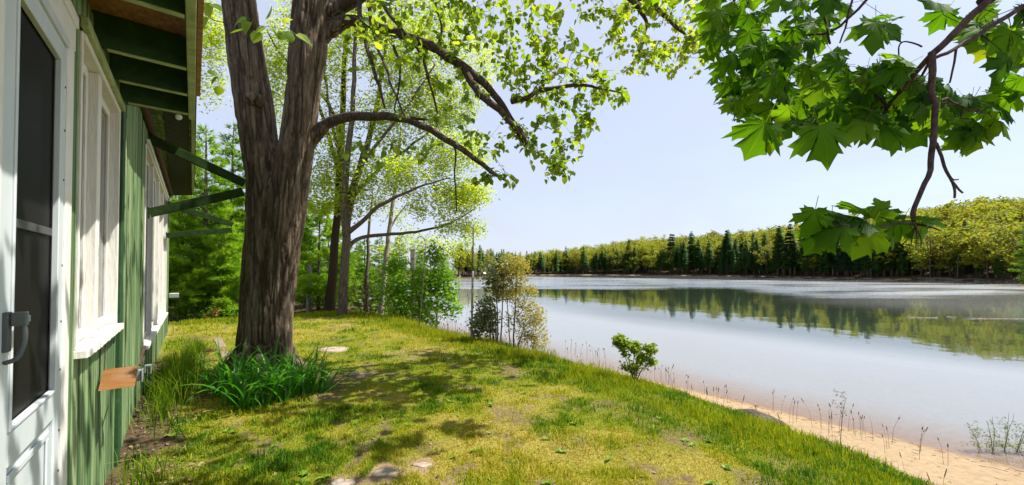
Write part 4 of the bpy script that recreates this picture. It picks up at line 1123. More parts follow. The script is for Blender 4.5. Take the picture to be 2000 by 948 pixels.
        for _ in range(int(n * 1.05)):
            x = cx + np.clip(rng.normal(), -1.5, 1.5) * rx * .7; y = cy + np.clip(rng.normal(), -1.5, 1.5) * ry * .7
            sky_gap = (1640 < x < 1690 and 40 < y < 120) or (1745 < x < 1850 and y < 95) or (1850 < x < 1950 and 100 < y < 175)
            if sky_gap and rng.random() < .85: continue
            a = 255 + rng.normal(0, 50) + (x - 1680) * .05
            L_(x, y, a, rng.uniform(.05, .092), rng.uniform(Y0, Y1), np.clip(rng.normal(.55, .28), .05, 1))
    ends = sk.grow([p - 0.0 for p, *_ in leaves], .07, .10, .1, rng, maxlen=.5)
    sk.radii(.0011, .32)
    tag(link('twigs', sk.twigs_mesh('twigs', base, 4), root, mat=M_TWIG), kind='stuff')
    shade_crown = MB(); cv = np.vstack([[(0, .05, 0)], [(x_, y_, -.1 * (x_ * x_ + y_ * y_)) for x_, y_ in _half], [(-x_, y_, -.1 * (x_ * x_ + y_ * y_)) for x_, y_ in _half[1:-1][::-1]]]); kk = len(cv) - 1
    ct = np.stack([np.zeros(kk, int), 1 + np.arange(kk), 1 + (np.arange(kk) + 1) % kk], 1)
    for c_, r_, n_ in (((.3, 2.4, 4.7), (.9, 1.0, .45), 190), ((1.6, 1.2, 5.0), (.9, 1.2, .45), 110), ((-.4, .4, 4.6), (.8, .9, .4), 150), ((.3, 2.4, 4.8), (.9, 1.0, .4), 60), ((.9, 3.6, 5.4), (.8, .7, .4), 60)):  # unseen leaf clusters added to dapple the cabin wall and door
        q_ = np.array(c_) + rng.normal(0, .6, (n_, 3)) * np.array(r_)
        leaf_cloud(shade_crown, q_ - base, rotations(rand_dirs(n_, rng, -.4, .3), rand_norms(n_, rng, 1, .4)), rng.uniform(.08, .13, n_), cv, ct, rng.random(n_))
    tag(link('shade_crown', shade_crown.mesh('shade_crown', True), root, mat=M_MAPLE), kind='stuff')
    for q in ((.3, 2.4, 4.7), (1.6, 1.2, 5.0), (-.4, .4, 4.6), (.9, 3.6, 5.4)):  # added branches joining those unseen clusters to the trunk
        P, R = smooth_path([base + [-.15, .12, 4.0], base * .45 + np.array(q) * .55 + [0, 0, 2.6], np.array(q)], [.06, .035, .008], 5)
        V, Q, T = tube_arrays(P - base, R, 7); link('branch', mesh_np('branch', V, [Q, T], smooth=True), root, mat=M_TWIG)
    D, Nn = [], []
    for p, a, tilt, s in leaves:
        D.append([math.cos(a), rng.normal(0, .25), math.sin(a)])
        t = tilt * math.pi / 2
        Nn.append([rng.normal(0, .25), -math.sin(t), math.cos(t) + .15])
    pos = np.array([l[0] for l in leaves]); size = np.array([l[3] for l in leaves]); Rm = rotations(np.array(D), np.array(Nn))
    var = [maple_mesh(v) for v in range(14)]
    for m in var: m.materials.append(M_MAPLE)
    order = np.argsort(-size / pos[:, 1])
    for i in order[:300]:
        o = bpy.data.objects.new('leaf', var[int(rng.integers(14))]); COL.objects.link(o); o.parent = root
        M = Matrix(((*Rm[i][0], 0), (*Rm[i][1], 0), (*Rm[i][2], 0), (0, 0, 0, 1)))
        o.matrix_local = Matrix.Translation(Vector(pos[i] - base)) @ M @ Matrix.Diagonal((size[i], size[i], size[i], 1))
    rest = order[300:]
    if len(rest):
        mb = MB()
        for i in rest:
            m = var[i % 14]; n = len(m.vertices); v = np.zeros(n * 3, np.float32); m.vertices.foreach_get('co', v)
            q = np.array([[p.vertices[0], p.vertices[1], p.vertices[2]] for p in m.polygons if len(p.vertices) == 3])
            mb.add(pos[i] - base + size[i] * v.reshape(-1, 3) @ Rm[i].T, q, tint=rng.random(), vein=0.0)
        tag(link('foliage', mb.mesh('foliage', True), root, mat=M_MAPLE), kind='stuff')
    print('maple leaves', len(leaves))
build_maple()

# ------------------------------------------------------------------ where a line of sight meets the ground
def hit(px, py, y0=1.0, y1=400):
    ys = np.exp(np.linspace(math.log(y0), math.log(y1), 900))
    d = ray(px, py); P = EYE_A + d[None] * (ys / d[1])[:, None]
    below = np.maximum(ground_z(P[:, 0], P[:, 1]), -9) > P[:, 2]
    i = int(np.argmax(below)) if below.any() else len(ys) - 1
    p = P[i].copy(); p[2] = float(ground_z(p[0:1], p[1:2])[0])
    return p
def edge(px, s=6.2):
    s_ = s
    k = (px - CX) / F
    for _ in range(6):
        Y = (s_ - WQ) / (NRM[0] * k + NRM[1]); s_ = s - float(edge_shift(DIR[0] * k * Y + DIR[1] * Y))
    return np.array([k * Y, Y, gz(k * Y, Y)])
def down(p):
    p = np.array(p, float); p[2] = gz(p[0], p[1]); return p

# ------------------------------------------------------------------ grass
M_GRASS = mat_leaf('lawn grass blade', [(0, (.40, .30, .085)), (.22, (.39, .33, .04)), (.42, (.35, .345, .016)), (.65, (.22, .28, .012)), (.85, (.09, .19, .010)), (1, (.045, .13, .009))], .42, (1.2, 1.2, .5), .6, gloss=.1)
def blades(mb, X, Y, h, w, tint, lean=.5, rng=RNG, Z=None):
    n = len(X)
    Z = ground_z(X, Y) if Z is None else Z
    a = rng.uniform(0, 2 * math.pi, n); b = rng.uniform(0, 2 * math.pi, n); l = np.abs(rng.normal(0, lean, n)) * h
    B = np.stack([X, Y, Z - .004], 1)
    side = np.stack([np.cos(a), np.sin(a), np.zeros(n)], 1) * (w / 2)[:, None]
    ln = np.stack([np.cos(b) * l, np.sin(b) * l, np.zeros(n)], 1); up = np.array([0, 0, 1.0])
    M1 = B + ln * .35 + up * (h * .6)[:, None]
    T = B + ln + up * (h * np.sqrt(np.clip(1 - .4 * (l / h) ** 2, .25, 1)))[:, None]
    V = np.stack([B - side, B + side, M1 + side * .7, M1 - side * .7, T], 1).reshape(-1, 3)
    o = (np.arange(n) * 5)[:, None]
    mb.add(V, o + np.array([[0, 1, 2, 3]]), o + np.array([[3, 2, 4]]), tint=np.repeat(tint, 5))
def lawn():
    rng = np.random.default_rng(77)
    n = 470000
    r = np.exp(rng.uniform(math.log(2.1), math.log(19), n)); th = np.radians(rng.uniform(-58, 57, n))
    X, Y = r * np.sin(th), r * np.cos(th)
    u, s = us(X, Y)
    dry, bare, sand = cover(X, Y)
    edge = 16.7 + (fbm(X * .8, Y * .8, 0, 53, 3) - .5) * 1.2
    k = (s > .06) & (s + edge_shift(u) < 7.4) & (u < edge) & (rng.random(n) > bare * 1.02) & ((u > -3))
    k &= rng.random(n) < np.where(dry > .6, .75, 1.0)
    X, Y, r, s, u, dry = X[k], Y[k], r[k], s[k], u[k], dry[k]; s = s + edge_shift(u)
    n = len(X)
    clump = fbm(X * 3.3, Y * 3.3, 0, 61, 3)
    lush = sstep(4.7, 5.7, s)
    tuf = sstep(.52, .68, fbm(X * 7, Y * 7, 0, 67, 2)) * sstep(.3, .7, fbm(X * .9, Y * .9, 0, 68, 2))
    h = (.016 + .03 * sstep(.45, .7, clump) + .03 * tuf + .03 * lush * rng.random(n)) * rng.uniform(.5, 1.4, n) * (1 + .03 * r)
    w = .0058 * (r / 3.2) ** .8 * rng.uniform(.7, 1.4, n)
    tint = .41 - .46 * (dry - .35) + .45 * (clump - .45) * 1.6 + .24 * tuf + .2 * lush + rng.normal(0, .15, n)
    mb = MB(); blades(mb, X, Y, h, w, np.clip(tint, 0, 1), .7, rng)
    tag(link('lawn_grass', mb.mesh('lawn_grass', False), mat=M_GRASS), kind='stuff')
    # taller grass on the edge of the bank, by the wall and at the wood's edge
    mb = MB()
    U, S = [], []
    def put(n, fu, fs, hh, t0, lean=.35, wd=.008):
        u, s = fu(n), fs(n)
        s = s - edge_shift(u); X, Y = xy(u, s)
        g = fbm(X * 1.6, Y * 1.6, 0, 65, 3); k = rng.random(n) < sstep(.3, .6, g) * .9 + .1
        X, Y, g = X[k], Y[k], g[k]; n = len(X)
        h = hh * rng.uniform(.4, 1.15, n) * (.45 + 1.1 * g)
        rr = np.hypot(X, Y)
        blades(mb, X, Y, h, wd * (.6 + rr / 9) * rng.uniform(.7, 1.3, n), np.clip(t0 + rng.normal(0, .13, n), 0, 1), lean, rng)
    put(20000, lambda n: rng.uniform(-2, 6, n), lambda n: rng.normal(5.8, .35, n), .09, .6)
    put(20000, lambda n: rng.uniform(4.5, 16, n), lambda n: rng.normal(6.0, .5, n), .14, .52)
    put(7000, lambda n: rng.uniform(5, 15, n), lambda n: rng.normal(7.0, .6, n), .24, .55)
    put(3500, lambda n: rng.uniform(-1, 6, n), lambda n: rng.normal(6.6, .5, n), .12, .5)
    put(9000, lambda n: rng.normal(16.6, .4, n), lambda n: rng.uniform(-2, 6.5, n), .14, .6)
    tag(link('bank_grass', mb.mesh('bank_grass', False), mat=M_GRASS), kind='stuff')
    mb = MB()
    for u0, s0, n, hh in ((5.9, .2, 60, .3), (6.6, .22, 160, .42), (7.1, .26, 380, .5), (7.6, .3, 420, .5), (8.2, .34, 320, .42), (9.2, .4, 250, .35), (4.4, .14, 40, .3), (3.75, .15, 60, .26), (4.1, .12, 40, .36), (10.4, .5, 260, .35)):
        u = rng.normal(u0, .3, n); s = np.abs(rng.normal(s0, .10, n)) + .05; X, Y = xy(u, s)
        blades(mb, X, Y, hh * rng.uniform(.35, 1.1, n), np.full(n, .011) * rng.uniform(.6, 1.2, n), np.clip(rng.normal(.8, .12, n), 0, 1), .45, rng)
    tag(link('wall_grass', mb.mesh('wall_grass', False), mat=M_GRASS), kind='stuff')
    # dead stalks with seed heads down the bank
    mb = MB()
    def stalk(X, Y, h):
        z = gz(X, Y)
        d = rng.normal(0, .13, 2)
        P = [(X, Y, z - .02), (X + d[0] * h * .3, Y + d[1] * h * .3, z + h * .6), (X + d[0] * h, Y + d[1] * h, z + h)]
        rr = max(.0014, .00032 * math.hypot(X, Y))
        P, R = smooth_path(P, [rr, rr * .8, rr * .55], 3)
        V, Q, T = tube_arrays(P, R, 3); t = rng.uniform(0, 1); mb.add(V, Q, T, tint=t)
        if rng.random() < .8:
            e = P[-1]; ax = P[-1] - P[-2]; ax /= np.linalg.norm(ax); L = rng.uniform(.05, .12)
            V, Q, T = tube_arrays([e - ax * L * .5, e - ax * L * .2, e + ax * L * .3, e + ax * L * .5], np.array([.25, 1, .9, .2]) * rr * 3.0, 4); mb.add(V, Q, T, tint=t)
    for _ in range(90):
        u = rng.uniform(-1.5, 11); s = np.clip(rng.normal(7.6, 1.0), 6.2, 10.8) - edge_shift(u); X, Y = xy(u, s); stalk(X, Y, rng.uniform(.25, .6) * (1 if s > 6.8 else .6))
    for px, py, n in ((1560, 830, 12), (1610, 840, 10), (1690, 860, 14), (1670, 850, 10), (1742, 880, 8), (1800, 890, 6), (1850, 910, 6), (1500, 810, 10), (1410, 790, 9), (1340, 770, 10), (1290, 745, 12), (1260, 740, 8), (1120, 690, 16), (1160, 705, 16), (1320, 760, 8)):
        for _ in range(n):
            p = hit(px + rng.normal(0, 14), py + rng.normal(0, 5)); rng.random() < .5 and stalk(p[0], p[1], rng.uniform(.3, .62))
    for _ in range(160):
        u, s = rng.uniform(9, 20), rng.normal(8.4, 1.0); X, Y = xy(u, s); stalk(X, Y, rng.uniform(.6, 1.3))
    tag(link('grass_stalks', mb.mesh('grass_stalks'), mat=mat_leaf('dry stalk', [(0, (.10, .075, .05)), (.5, (.19, .14, .08)), (1, (.32, .24, .13))], .15, (1, 1, 1), .7)), kind='stuff')
    # dead leaves and bits on the ground
    n = 2600
    r = np.exp(rng.uniform(math.log(2.2), math.log(14), n)); th = np.radians(rng.uniform(-56, 52, n)); X, Y = r * np.sin(th), r * np.cos(th); u, s = us(X, Y)
    dry, bare, sand = cover(X, Y)
    k = (s > .05) & (s < 5.8) & (rng.random(n) < .12 + bare * .9 * (1 - sand)) & (u < 16); X, Y = X[k], Y[k]; n = len(X)
    u2 = rng.uniform(3, 10, 700); s2 = np.abs(rng.normal(.25, .22, 700)) + .04; X2, Y2 = xy(u2, s2); X = np.r_[X, X2]; Y = np.r_[Y, Y2]; n = len(X)
    mb = MB(); pos = np.stack([X, Y, ground_z(X, Y) + .012], 1)
    leaf_cloud(mb, pos, rotations(rand_dirs(n, rng, 0, .25), rand_norms(n, rng, 1, .35)), rng.uniform(.02, .055, n), DIAM_V, DIAM_T, rng.random(n))
    tag(link('leaf_litter', mb.mesh('leaf_litter', False), mat=mat_leaf('fallen leaf', [(0, (.05, .028, .016)), (.5, (.14, .085, .045)), (1, (.34, .25, .14))], .1, (1, 1, 1), .8)), kind='stuff')
lawn()

def weeds():
    rng = np.random.default_rng(123); mb = MB()
    n = 150; r = np.exp(rng.uniform(math.log(2.3), math.log(11), n)); th = np.radians(rng.uniform(-48, 50, n)); X, Y = r * np.sin(th), r * np.cos(th)
    u, s = us(X, Y); k = (s > .3) & (s + edge_shift(u) < 5.8) & (u < 14); X, Y = X[k], Y[k]
    pos, D, Nn, sz = [], [], [], []
    for x, y in zip(X, Y):
        z = gz(x, y)
        for i in range(int(rng.integers(5, 11))):
            a = rng.uniform(0, 6.28); pos.append((x, y, z + .006)); D.append((math.cos(a), math.sin(a), rng.uniform(.1, .6))); Nn.append((-.3 * math.cos(a), -.3 * math.sin(a), 1)); sz.append(rng.uniform(.03, .075))
    leaf_cloud(mb, np.array(pos), rotations(np.array(D), np.array(Nn)), np.array(sz), HEART_V * [.6, 1, 1.5], HEART_T, rng.uniform(.3, 1, len(pos)))
    tag(link('lawn_weeds', mb.mesh('lawn_weeds', True), mat=LEAF_WEED), kind='stuff')
    mb = MB()                       # sticks and bits washed up along the waterline
    for _ in range(170):
        u = rng.uniform(-4, 6); s = NEAR_S - abs(rng.normal(.25, .22)) if rng.random() < .6 else rng.uniform(9.5, NEAR_S - .1); x, y = xy(u, s); z = gz(x, y)
        L = rng.uniform(.03, .14) if rng.random() < .95 else rng.uniform(.2, .45); a = rng.normal(2.2, .7)
        d = np.array([math.cos(a), math.sin(a), rng.normal(0, .04)]) * L / 2
        p = np.array([x, y, z + .006]); V, Q, T = tube_arrays([p - d, p + rng.normal(0, .008, 3), p + d], np.array([.003, .004, .002]) * (1 + L), 4); mb.add(V, Q, T, tint=rng.random())
    tag(link('washed_up_sticks', mb.mesh('washed_up_sticks'), mat=M_STICK), kind='stuff')
LEAF_WEED = mat_leaf('broad weed leaf', [(0, (.07, .16, .012)), (.5, (.13, .24, .018)), (1, (.2, .30, .03))], .35, (1.2, 1.2, .5))
M_STICK = mat_leaf('driftwood bits', [(0, (.05, .03, .02)), (.6, (.12, .08, .05)), (1, (.28, .2, .13))], .05, (1, 1, 1), .8)
# ------------------------------------------------------------------ day lilies and iris at the foot of the tree
M_STRAP = mat_leaf('strap leaf', [(0, (.035, .16, .012)), (.5, (.075, .27, .018)), (.85, (.13, .34, .026)), (1, (.30, .36, .07))], .46, (1.3, 1.3, .5), .35, per_object=True, gloss=.4)
M_IRIS = mat_leaf('iris blade', [(0, (.045, .18, .03)), (1, (.10, .28, .045))], .45, (1.2, 1.25, .6), .4, per_object=True, gloss=.35)
def strap_mesh(name, L, w, arch, var, up=.9, mat=None, twist=0.0):
    """a grooved strap leaf that rises and bends over, along +x"""
    rng = np.random.default_rng(900 + var)
    n = 8; P = []; a = math.pi / 2 * up; x = z = 0
    for i in range(n + 1):
        P.append((x, z, a)); st = L / n; x += math.cos(a) * st; z += math.sin(a) * st
        a -= arch / n * (.35 + 1.5 * (i / n)) * rng.uniform(.8, 1.2)
    V = []; 
    for i, (x, z, a) in enumerate(P):
        t = i / n; ww = w * (.75 + .5 * t - 1.25 * t ** 3) * .5 + .0008
        nx, nz = -math.sin(a), math.cos(a); g = ww * .5
        tw = twist * t
        V += [(x + nx * g, -ww * math.cos(tw), z + nz * g - ww * math.sin(tw)), (x, 0, z), (x + nx * g, ww * math.cos(tw), z + nz * g + ww * math.sin(tw))]
    Q = [(3 * i + c, 3 * i + c + 1, 3 * i + c + 4, 3 * i + c + 3) for i in range(n) for c in (0, 1)]
    me = mesh_np(name, np.array(V), [np.array(Q)], {'tint': np.full(len(V), rng.uniform(0, 1))}, True)
    me.materials.append(mat); return me
def clump_leaf(root, me, x, y, az, tilt, sc_, z=0.0):
    o = bpy.data.objects.new('leaf', me); COL.objects.link(o); o.parent = root
    o.location = (x, y, z); o.rotation_euler = (random.uniform(-.15, .15), tilt, az); o.scale = (sc_,) * 3
def lilies():
    rng = random.Random(4)
    var = [strap_mesh('leaf', .80, .034, a, i, up, M_STRAP) for i, (a, up) in enumerate([(1.6, .86), (2.0, .82), (2.4, .86), (1.2, .9), (2.7, .8), (1.8, .78), (.9, .88), (2.2, .9), (1.4, .8), (2.9, .84)])]
    c = down(at(505, 775, 5.75))
    root = empty('day_lily', c, 0, 'dark green clump of arching strap leaves at the foot of the big tree', 'plant')
    for px, py, n, sc_ in ((425, 775, 24, .95), (455, 795, 26, 1.0), (440, 755, 18, .9), (485, 800, 26, 1.0), (515, 790, 24, 1.0), (545, 785, 24, .95), (575, 775, 22, .95), (600, 770, 22, .95), (480, 765, 20, 1.0), (530, 758, 20, 1.0), (575, 750, 18, .95), (620, 768, 16, .8), (500, 742, 14, 1.0), (410, 765, 12, .8)):
        p = down(hit(px, py))
        for _ in range(n):
            az = rng.uniform(0, 2 * math.pi)
            clump_leaf(root, rng.choice(var), p[0] - c[0] + rng.gauss(0, .055), p[1] - c[1] + rng.gauss(0, .055), az, rng.uniform(-.25, .25), sc_ * rng.uniform(.55, 1.1), p[2] - c[2] - .01)
    iv = [strap_mesh('leaf', .6, .052, a, 20 + i, .97, M_IRIS, .3) for i, a in enumerate([.35, .2, .5, .15])]
    for px, py, n, lab, leans in ((552, 770, 4, 'upright iris fan rising in front of the trunk from the lilies', .12), (605, 745, 9, 'dense upright iris leaves right of the trunk', .28), (632, 768, 9, 'spreading iris fan leaning out at the right end of the lilies', .75)):
        p = down(hit(px, py)); r2 = empty('iris', p, 0, lab, 'plant')
        for i in range(n):
            t = (i / max(1, n - 1) - .5) * 2
            o = bpy.data.objects.new('leaf', iv[i % 4]); COL.objects.link(o); o.parent = r2
            o.location = (rng.gauss(0, .05), rng.gauss(0, .05), -.01); lean = leans * (t * .8 + (.55 if leans > .2 else 0)) + rng.gauss(0, .06)
            o.rotation_euler = (rng.gauss(0, .1), lean, rng.gauss(0, .35)); o.scale = (rng.uniform(.75, 1.1),) * 3
lilies()
weeds()

# ------------------------------------------------------------------ stones and boards in the lawn
M_STONE = mat_surface('pale flat stone', [(.3, (.18, .14, .10)), (.5, (.28, .23, .17)), (.7, (.38, .32, .26))], (14, 14, 14), .85, .5)
M_OLDWOOD = mat_surface('weathered grey wood', [(.3, (.09, .06, .045)), (.5, (.2, .145, .11)), (.7, (.32, .25, .2))], (40, 6, 40), .85, .5)
def stone(px, py, rx, ry, h, label, mat=M_STONE, seed=1):
    p = down(hit(px, py)); rng = np.random.default_rng(seed)
    n = 18; a = np.arange(n) * 2 * math.pi / n
    rad = 1 + .28 * (vnoise(np.cos(a) * 1.4 + seed * 3, np.sin(a) * 1.4, 0, 7) - .5) * 2
    mb = []
    for k, z in ((1.04, -.05), (1.0, h * .55), (.9, h * .95), (.5, h)):
        mb.append(np.stack([np.cos(a) * rad * rx * k, np.sin(a) * rad * ry * k, np.full(n, z) + rng.normal(0, h * .08, n)], 1))
    V = np.vstack(mb + [np.array([[0, 0, h]])])
    i = np.arange(3)[:, None] * n + np.arange(n)[None]; j = np.arange(3)[:, None] * n + (np.arange(n)[None] + 1) % n
    Q = np.stack([i, j, j + n, i + n], -1).reshape(-1, 4); T = np.stack([3 * n + np.arange(n), 3 * n + (np.arange(n) + 1) % n, np.full(n, 4 * n)], -1)
    o = link('flat_stone', mesh_np('flat_stone', V, [Q, T], smooth=True), None, p, mat)
    tag(o, label, 'stone')
stone(652, 685, .27, .22, .035, 'pale flat stone lying in the lawn right of the big trunk', seed=1)
stone(752, 925, .11, .08, .006, 'sandy flat stone nearly buried at the bottom edge of the lawn', seed=2)
stone(826, 909, .08, .05, .008, 'small pale stone beside the buried sandy one in the front lawn', seed=3)
stone(672, 944, .10, .06, .006, 'grey buried stone cut by the bottom edge of the picture', seed=4, mat=mat_surface('grey stone', [(.3, (.16, .13, .11)), (.7, (.36, .3, .26))], (14, 14, 14), .85, .5))
stone(693, 734, .20, .07, .03, 'flat brown slab of bark or wood in the lawn beyond the lilies', M_OLDWOOD, 5)
a, b = hit(424, 660), hit(446, 702)
ln = np.linalg.norm((b - a)[:2]); az = math.atan2((b - a)[1], (b - a)[0])
bm = bmesh.new()
for i in range(4):
    bx(bm, ln * i / 4 + .01, ln * (i + 1) / 4 - .01, -.08, .08, -.05, .010 + random.uniform(-.004, .004), .008)
bevel(bm, .008, 2)
me = mesh_bm('edging_board', bm)
tag(link('edging_board', me, None, (a[0], a[1], gz(a[0], a[1]) + .0), M_OLDWOOD), 'weathered grey edging boards set in the lawn between cabin and trunk', 'board').rotation_euler = (0, 0, az)
# dark rock at the edge of the beach
p = edge(1478, 6.6)
bm = bmesh.new(); bmesh.ops.create_icosphere(bm, subdivisions=3, radius=1)
for v in bm.verts:
    c = v.co; k = 1 + .5 * (float(vnoise(np.array([c.x * 1.7]), np.array([c.y * 1.7]), np.array([c.z * 1.7]), 5)[0]) - .5) + .2 * (float(vnoise(np.array([c.x * 5]), np.array([c.y * 5]), np.array([c.z * 5]), 6)[0]) - .5)
    v.co = Vector((c.x * .30 * k, c.y * .16 * k, c.z * .12 * k))
tag(link('driftwood', mesh_bm('driftwood', bm, True), None, p + [0, 0, .03], mat_bark('wet dark wood', [(.3, (.02, .016, .012)), (.5, (.07, .055, .04)), (.75, (.2, .16, .12))], .8, (20, 20, 20))), 'dark stump of driftwood lying where lawn meets the sand', 'driftwood').rotation_euler = (0, .15, -.7)
def log(name, a, b, r, mat, label, seed=0, group=None):
    a, b = np.array(a, float), np.array(b, float)
    n = 8; P = np.array([a + (b - a) * t for t in np.linspace(0, 1, n)]); P += np.random.default_rng(seed).normal(0, r * .3, P.shape)
    P0 = P[0].copy(); V, Q, T = tube_arrays(P - P0, r * np.linspace(1, .7, n), 8)
    return tag(link(name, mesh_np(name, V, [Q, T], smooth=True), None, P0, mat), label, 'log', group)
M_LOGP = mat_surface('bleached log', [(.3, (.14, .115, .09)), (.7, (.30, .26, .22))], (3, 3, 3), .8, .4)
for i, (x0, x1, y, lab) in enumerate(((1884, 1999, 622.5, 'long bleached log floating low in the lake at the right'), (1768, 1832, 620.5, 'short pale log floating left of the long bleached one'), (1848, 1868, 619.5, 'very short pale log end floating between the two logs'))):
    Yl = 3.7 * F / (y - 526.6)
    log('floating_log', at(x0, y, Yl), at(x1, y + .8, Yl * .99), .045, M_LOGP, lab, i)
rr_ = random.Random(8)
SHORE = {}
def shore(px):
    """distance to the far shore along a line of sight"""
    k = round(px)
    if k not in SHORE:
        ys = np.linspace(45, 330, 600); x = (px - CX) / F * ys
        d = lake_d(x, ys); ins = np.where(d < 0)[0]
        SHORE[k] = float(ys[min(ins[-1] + 1, 599)]) if len(ins) else 150.0
    return SHORE[k]
for i in range(26):
    px = rr_.uniform(1790, 1985); Ys = shore(px) + rr_.uniform(-.6, 2.5); x = (px - CX) / F * Ys
    L = rr_.uniform(2, 6); az = rr_.gauss(-.6, .5); z = gz(x, Ys) + .1
    log('fallen_log', (x, Ys, z), (x + L * math.cos(az), Ys + L * math.sin(az), z + rr_.uniform(-.1, .5)), rr_.uniform(.09, .2), M_LOGP if i % 3 else M_BARK_GREY, 'grey fallen log lying in the jumble on the right far shore', 30 + i, 'fallen logs along the far shore')

# ------------------------------------------------------------------ shrubs, small trees
def shrub(name, base, label, cat, stems, blobs, leaf_mat, bark, leaf=(.05, .08), per=6, tv=DIAM_V, tt=DIAM_T, step=.15, tip=.003, seed=0, up=.8, zmean=-.15, spread=.06, tint=(2, 2), fol='foliage', k=4, jit=.08):
    """stems: list of chains [(x,y,z,r)...] relative to base; blobs: (centre, radius, attractors)"""
    rng = np.random.default_rng(seed)
    base = np.array([float(c) for c in base]); root = empty(name, base, 0, label, cat)
    sk = Skel()
    for st in stems:
        st = np.array(st, float); P, R = smooth_path(st[:, :3], st[:, 3], 4)
        P = P + (np.stack([vnoise(P[:, 0] * 3 + seed, P[:, 1] * 3, P[:, 2] * 3, 200 + i) for i in range(3)], 1) - .5) * jit * np.linspace(0, 1, len(P))[:, None] * 1.5
        V, Q, T = tube_arrays(P, R, 8 if R.max() > .04 else 5)
        link('stem' if R.max() < .05 else 'trunk', mesh_np('stem', V, [Q, T], smooth=True), root, mat=bark)
        sk.chain(P, R)
    att = []
    for c, r, n in blobs:
        v = rng.normal(0, 1, (n, 3)); v /= np.linalg.norm(v, axis=1)[:, None] + 1e-9
        att.append(np.array(c) + v * np.array(r) * (rng.random(n) ** .4)[:, None])
    ends = sk.grow(np.vstack(att), step, jit, .08, rng)
    sk.radii(tip, .42)
    link('branches', sk.twigs_mesh('branches', np.zeros(3), k), root, mat=bark)['kind'] = 'stuff'
    pos = []
    for e in ends:
        i = e
        for kk in range(2):
            if i < 0 or sk.fix[i]: break
            n = per if kk == 0 else max(1, per // 2)
            pos.append(sk.P[i] + rng.normal(0, spread, (n, 3))); i = sk.par[i]
    if per:
        pos = np.vstack(pos); n = len(pos)
        mb = MB(); cl = np.clip(rng.beta(*tint, n) * .7 + .3 * vnoise(pos[:, 0] * 3, pos[:, 1] * 3, pos[:, 2] * 3, 19), 0, 1)
        leaf_cloud(mb, pos, rotations(rand_dirs(n, rng, zmean), rand_norms(n, rng, up)), rng.uniform(*leaf, n), tv, tt, cl)
        tag(link(fol, mb.mesh(fol, True), root, mat=leaf_mat), kind='stuff')
    return root
LEAF_BRIGHT = mat_leaf('bright green bush leaf', [(0, (.08, .21, .012)), (.5, (.17, .36, .02)), (1, (.28, .43, .04))], .45, (1.25, 1.2, .5))
LEAF_PALE = mat_leaf('pale spring leaf', [(0, (.17, .29, .02)), (.5, (.33, .43, .035)), (1, (.50, .50, .09))], .66, (1.4, 1.35, .55))
LEAF_OLIVE = mat_leaf('grey green leaf', [(0, (.07, .10, .04)), (.5, (.17, .20, .09)), (1, (.34, .37, .24))], .35, (1.2, 1.2, .6), .3, gloss=.6)
LEAF_YELLOW = mat_leaf('yellow bronze leaf', [(0, (.20, .20, .03)), (.5, (.36, .34, .06)), (1, (.44, .32, .10))], .5, (1.2, 1.1, .5))
LEAF_DEAD = mat_leaf('dead brown leaf', [(0, (.06, .035, .02)), (.5, (.15, .08, .04)), (1, (.26, .15, .07))], .2, (1, 1, 1))
LEAF_MID = mat_leaf('mid green leaf', [(0, (.05, .13, .012)), (.5, (.12, .23, .02)), (1, (.2, .30, .035))], .45, (1.25, 1.2, .5))
rg = random.Random(21)
# young shrub in front of the lake
b = edge(1240, 6.25)
st = [[(0, 0, -.05, .010), (-.10 + .04 * i, rg.uniform(-.08, .08), .25, .008), (dx, rg.uniform(-.1, .1), h, .004)] for i, (dx, h) in enumerate(((-.24, .66), (-.12, .58), (.0, .56), (.10, .48), (.22, .52), (.28, .34)))]
shrub('young_shrub', b, 'small bushy green shrub alone on the bank before the open lake', 'shrub', st,
      [((-.25, 0, .66), (.10, .1, .12), 34), ((-.14, 0, .55), (.10, .1, .12), 26), ((.0, 0, .55), (.08, .08, .11), 24), ((.23, 0, .52), (.10, .09, .10), 28), ((.12, 0, .40), (.09, .09, .1), 16), ((.25, 0, .32), (.07, .07, .08), 12), ((-.05, 0, .25), (.22, .12, .14), 26)],
      mat_leaf('young shrub leaf', [(0, (.11, .2, .02)), (.5, (.24, .34, .03)), (1, (.38, .43, .08))], .5, (1.25, 1.2, .5), .4), M_BARK_GREY, (.026, .048), 11, HEART_V, HEART_T, .08, .0016, 3, spread=.022, k=3, zmean=.4)
# the grey-green shrub and the yellow one beyond the pole
b = edge(975, 6.5)
st = [[(dx * .3, 0, -.2, .022), (dx * .6, rg.uniform(-.2, .2), .8, .016), (dx, rg.uniform(-.3, .3), h, .006)] for dx, h in ((-.35, 1.5), (-.1, 1.9), (.1, 2.0), (-.55, 1.1), (-.2, 1.2))]
shrub('leafy_shrub', b, 'grey-green shrub with small shiny leaves just right of the metal pole', 'shrub', st,
      [((-.32, 0, .75), (.34, .35, .5), 90), ((-.15, 0, 1.55), (.36, .35, .5), 60), ((-.5, 0, .55), (.28, .3, .35), 40), ((.1, 0, 1.9), (.3, .3, .35), 36)],
      LEAF_OLIVE, M_BARK_GREY, (.045, .085), 8, HEART_V, HEART_T, .14, .0026, 5, spread=.06)
b = edge(1003, 6.7)
st = [[(0, 0, -.2, .022), (.02, .05, .9, .018), (.05, .05, 2.25, .006)], [(.05, 0, -.2, .014), (.25, .1, .5, .010), (.55, .1, .9, .004)], [(-.05, 0, -.2, .016), (-.15, .1, .9, .012), (-.25, .1, 1.8, .005)], [(.05, .1, -.2, .014), (.2, .1, .3, .010), (.62, .1, .35, .004)]]
